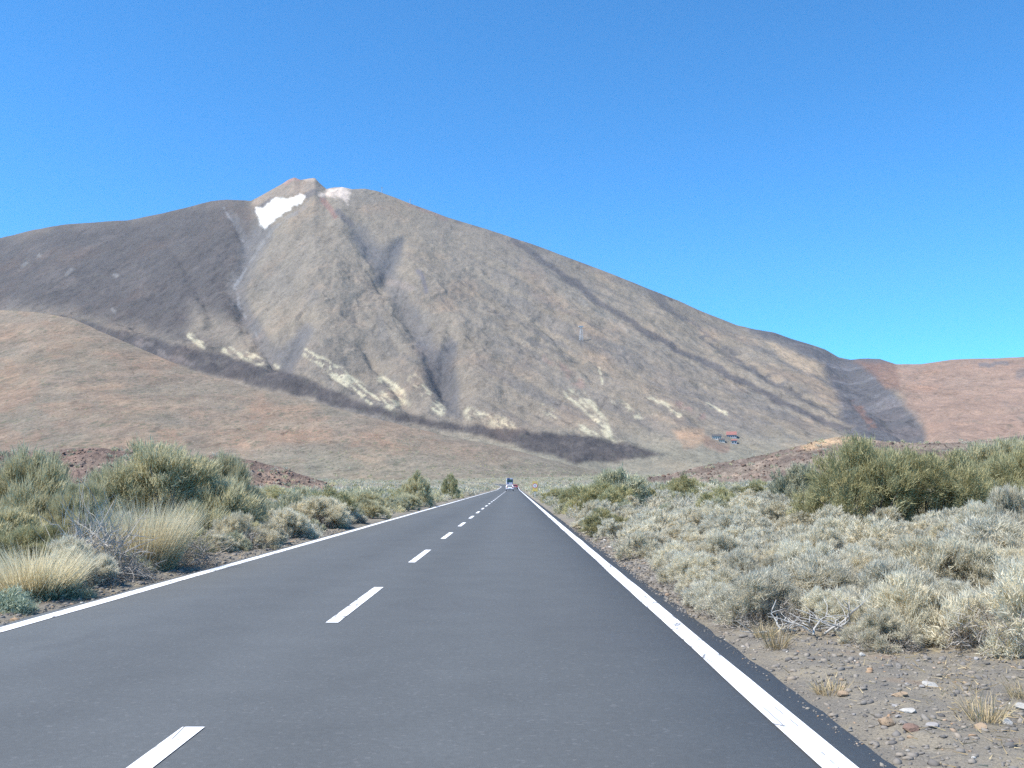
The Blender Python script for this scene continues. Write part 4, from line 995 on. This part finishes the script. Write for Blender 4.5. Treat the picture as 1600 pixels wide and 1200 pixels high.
M['sign_yellow'] = plain_mat('sign_yellow', (0.66, 0.48, 0.14), 0.5, 0.4, 0.05)
M['sign_red'] = plain_mat('sign_red', (0.60, 0.16, 0.18), 0.5, 0.4, 0.05)
M['sign_white'] = plain_mat('sign_white', (0.82, 0.82, 0.82), 0.5, 0.4, 0.03)
M['sign_dark'] = plain_mat('sign_black', (0.03, 0.03, 0.05), 0.5, 0.4, 0.03)
M['steel'] = plain_mat('galvanised_steel', (0.55, 0.56, 0.57), 0.45, 0.5, 0.08)
def road_sign():
    d = 100.0; x, y = spot(836, d); gz = float(ground_z(x, y)); z0 = z_at(767.5, d) - gz; z1 = z_at(752, d) - gz; hw = 3.9 / F * d; zc = (z0 + z1) / 2 + 0.06
    t = empty('road_sign', (x, y, gz), 0.0)
    mb = MB(); mb.bar((0, 0.06, -0.25), (0, 0.06, z1 - 0.1), 0.035, None, 8); add('post', mb.mesh('post', M['steel']), t)
    mb = MB(); mb.box(-hw, hw, -0.015, 0.015, z0, z1); b = add('board', mb.mesh('board', M['sign_yellow']), t)
    def disc(r, y0, n=28): return [(r * math.cos(2 * math.pi * k / n), y0, zc + r * math.sin(2 * math.pi * k / n)) for k in range(n)]
    n = 28; r = hw * 0.97
    mb = MB(); mb.poly(disc(r, -0.024) + disc(r * 0.74, -0.024), [(k, (k+1) % n, n + (k+1) % n, n + k) for k in range(n)]); add('red_ring', mb.mesh('red_ring', M['sign_red']), b)
    mb = MB(); mb.poly(disc(r * 0.76, -0.02), [tuple(range(n))]); add('white_disc', mb.mesh('white_disc', M['sign_white']), b)
    mb = MB(); e = [(0.30, 0.46), (0.15, 0.30)]
    mb.poly([(r * a * math.cos(2*math.pi*k/20), -0.028, zc + r * c * math.sin(2*math.pi*k/20)) for a, c in e for k in range(20)], [(k, (k+1) % 20, 20 + (k+1) % 20, 20 + k) for k in range(20)])
    add('numeral', mb.mesh('numeral', M['sign_dark']), b)
    tag(t, 'yellow-backed round red and white traffic sign on the right roadside', 'sign')
road_sign()

M['wall_white'] = plain_mat('white_render', (0.55, 0.53, 0.50), 0.8, 0.2, 0.06)
M['wall_grey'] = plain_mat('grey_blue_render', (0.34, 0.35, 0.39), 0.8, 0.2, 0.06)
M['roof_red'] = plain_mat('red_roof', (0.28, 0.13, 0.11), 0.8, 0.2, 0.1)
M['roof_dark'] = plain_mat('dark_roof', (0.09, 0.085, 0.085), 0.8, 0.2, 0.1)
def building(px, py, wpx, hpx, depth, wall, roof, label, nwin, pitch=0.25):
    x, y, z = mtn_point(px, py); s = y / F; w = wpx * s; h = hpx * s
    t = empty('station_building', (x, y, z - 1.0), math.atan2(-x, y))
    mb = MB(); mb.box(-w/2, w/2, 0, depth, -14, h); add('wall', mb.mesh('wall', M[wall]), t)
    mb = MB(); o = 1.2; rp = [(-o, h), (depth / 2, h + depth * pitch), (depth + o, h), (depth / 2, h + depth * pitch - 0.8)]
    mb.extrude([(-o, h + 0.05), (depth / 2, h + depth * pitch), (depth + o, h + 0.05), (depth + o, h + 0.6), (depth / 2, h + depth * pitch + 0.8), (-o, h + 0.6)], -w/2 - 0.8, w/2 + 0.8)
    add('roof', mb.mesh('roof', M[roof]), t)
    for k_ in range(nwin):
        cx = -w/2 + w * (k_ + 0.5) / nwin; g = MB(); g.box(cx - w/nwin*0.28, cx + w/nwin*0.28, -0.12, 0.2, h * 0.35, h * 0.72); add('window', g.mesh('window', M['glass']), t)
    tag(t, label, 'building')
building(1119, 688, 14, 6.5, 14, 'wall_white', 'roof_dark', 'white dark-roofed station building low on the mountain', 5)
building(1143, 684, 15, 4.5, 18, 'wall_grey', 'roof_red', 'red-roofed station building at the mountain foot', 5, 0.4)
building(1128, 691, 9, 4, 12, 'wall_white', 'roof_dark', 'small pale annex just below the two station buildings', 3)
building(1148, 693, 8, 6, 12, 'wall_grey', 'roof_red', 'small blue-grey block beneath the red-roofed station', 2, 0.2)
def pylon(px, py, hpx, label):
    x, y, z = mtn_point(px, py); h = hpx * y / F; w = h * 0.11
    t = empty('cable_pylon', (x, y, z - 1.5), 0.3)
    for sx in (-1, 1):
        for s2 in (-1, 1): mb = MB(); mb.bar((sx*w, s2*w, -4), (sx*w*0.45, s2*w*0.45, h), 0.55, 0.4, 4); add('leg', mb.mesh('leg', M['steel']), t)
    mb = MB()
    for k_ in range(7):
        a = k_ / 7; b = (k_ + 1) / 7; wa = w * (1 - 0.55 * a); wb = w * (1 - 0.55 * b)
        for c in ((1, -1, -1, -1), (-1, -1, -1, 1), (-1, 1, 1, 1), (1, 1, 1, -1)): mb.bar((c[0]*wa, c[1]*wa, a*h), (c[2]*wb, c[3]*wb, b*h), 0.25, None, 3)
    add('lattice', mb.mesh('lattice', M['steel']), t)
    mb = MB(); mb.box(-w*1.6, w*1.6, -w*0.5, w*0.5, h, h + h*0.07); add('crossarm', mb.mesh('crossarm', M['steel']), t)
    tag(t, label, 'pylon')
pylon(908.5, 532, 22, 'pale cable car pylon standing mid slope on the mountain')
pylon(597, 301, 9, 'tiny cable car pylon on the skyline right of the summit')
pylon(641, 319, 8, 'tiny pylon on the skyline farther down the right ridge')

# ------------------------------------------------------------------ the air
HZ = MB(); HZ.box(-7800, 7800, -200, 7200, -12, 1640)
t = NT('haze_air'); t.n.remove(t.b)
pv = t.n.new('ShaderNodeVolumePrincipled'); pv.inputs['Color'].default_value = (0.86, 0.91, 1.0, 1); pv.inputs['Density'].default_value = 0.000021; pv.inputs['Anisotropy'].default_value = 0.1
t.link(pv.outputs[0], t.out.inputs['Volume'])
HAZE = True
if HAZE: tag(add('haze', HZ.mesh('haze', t.m)), kind='stuff')
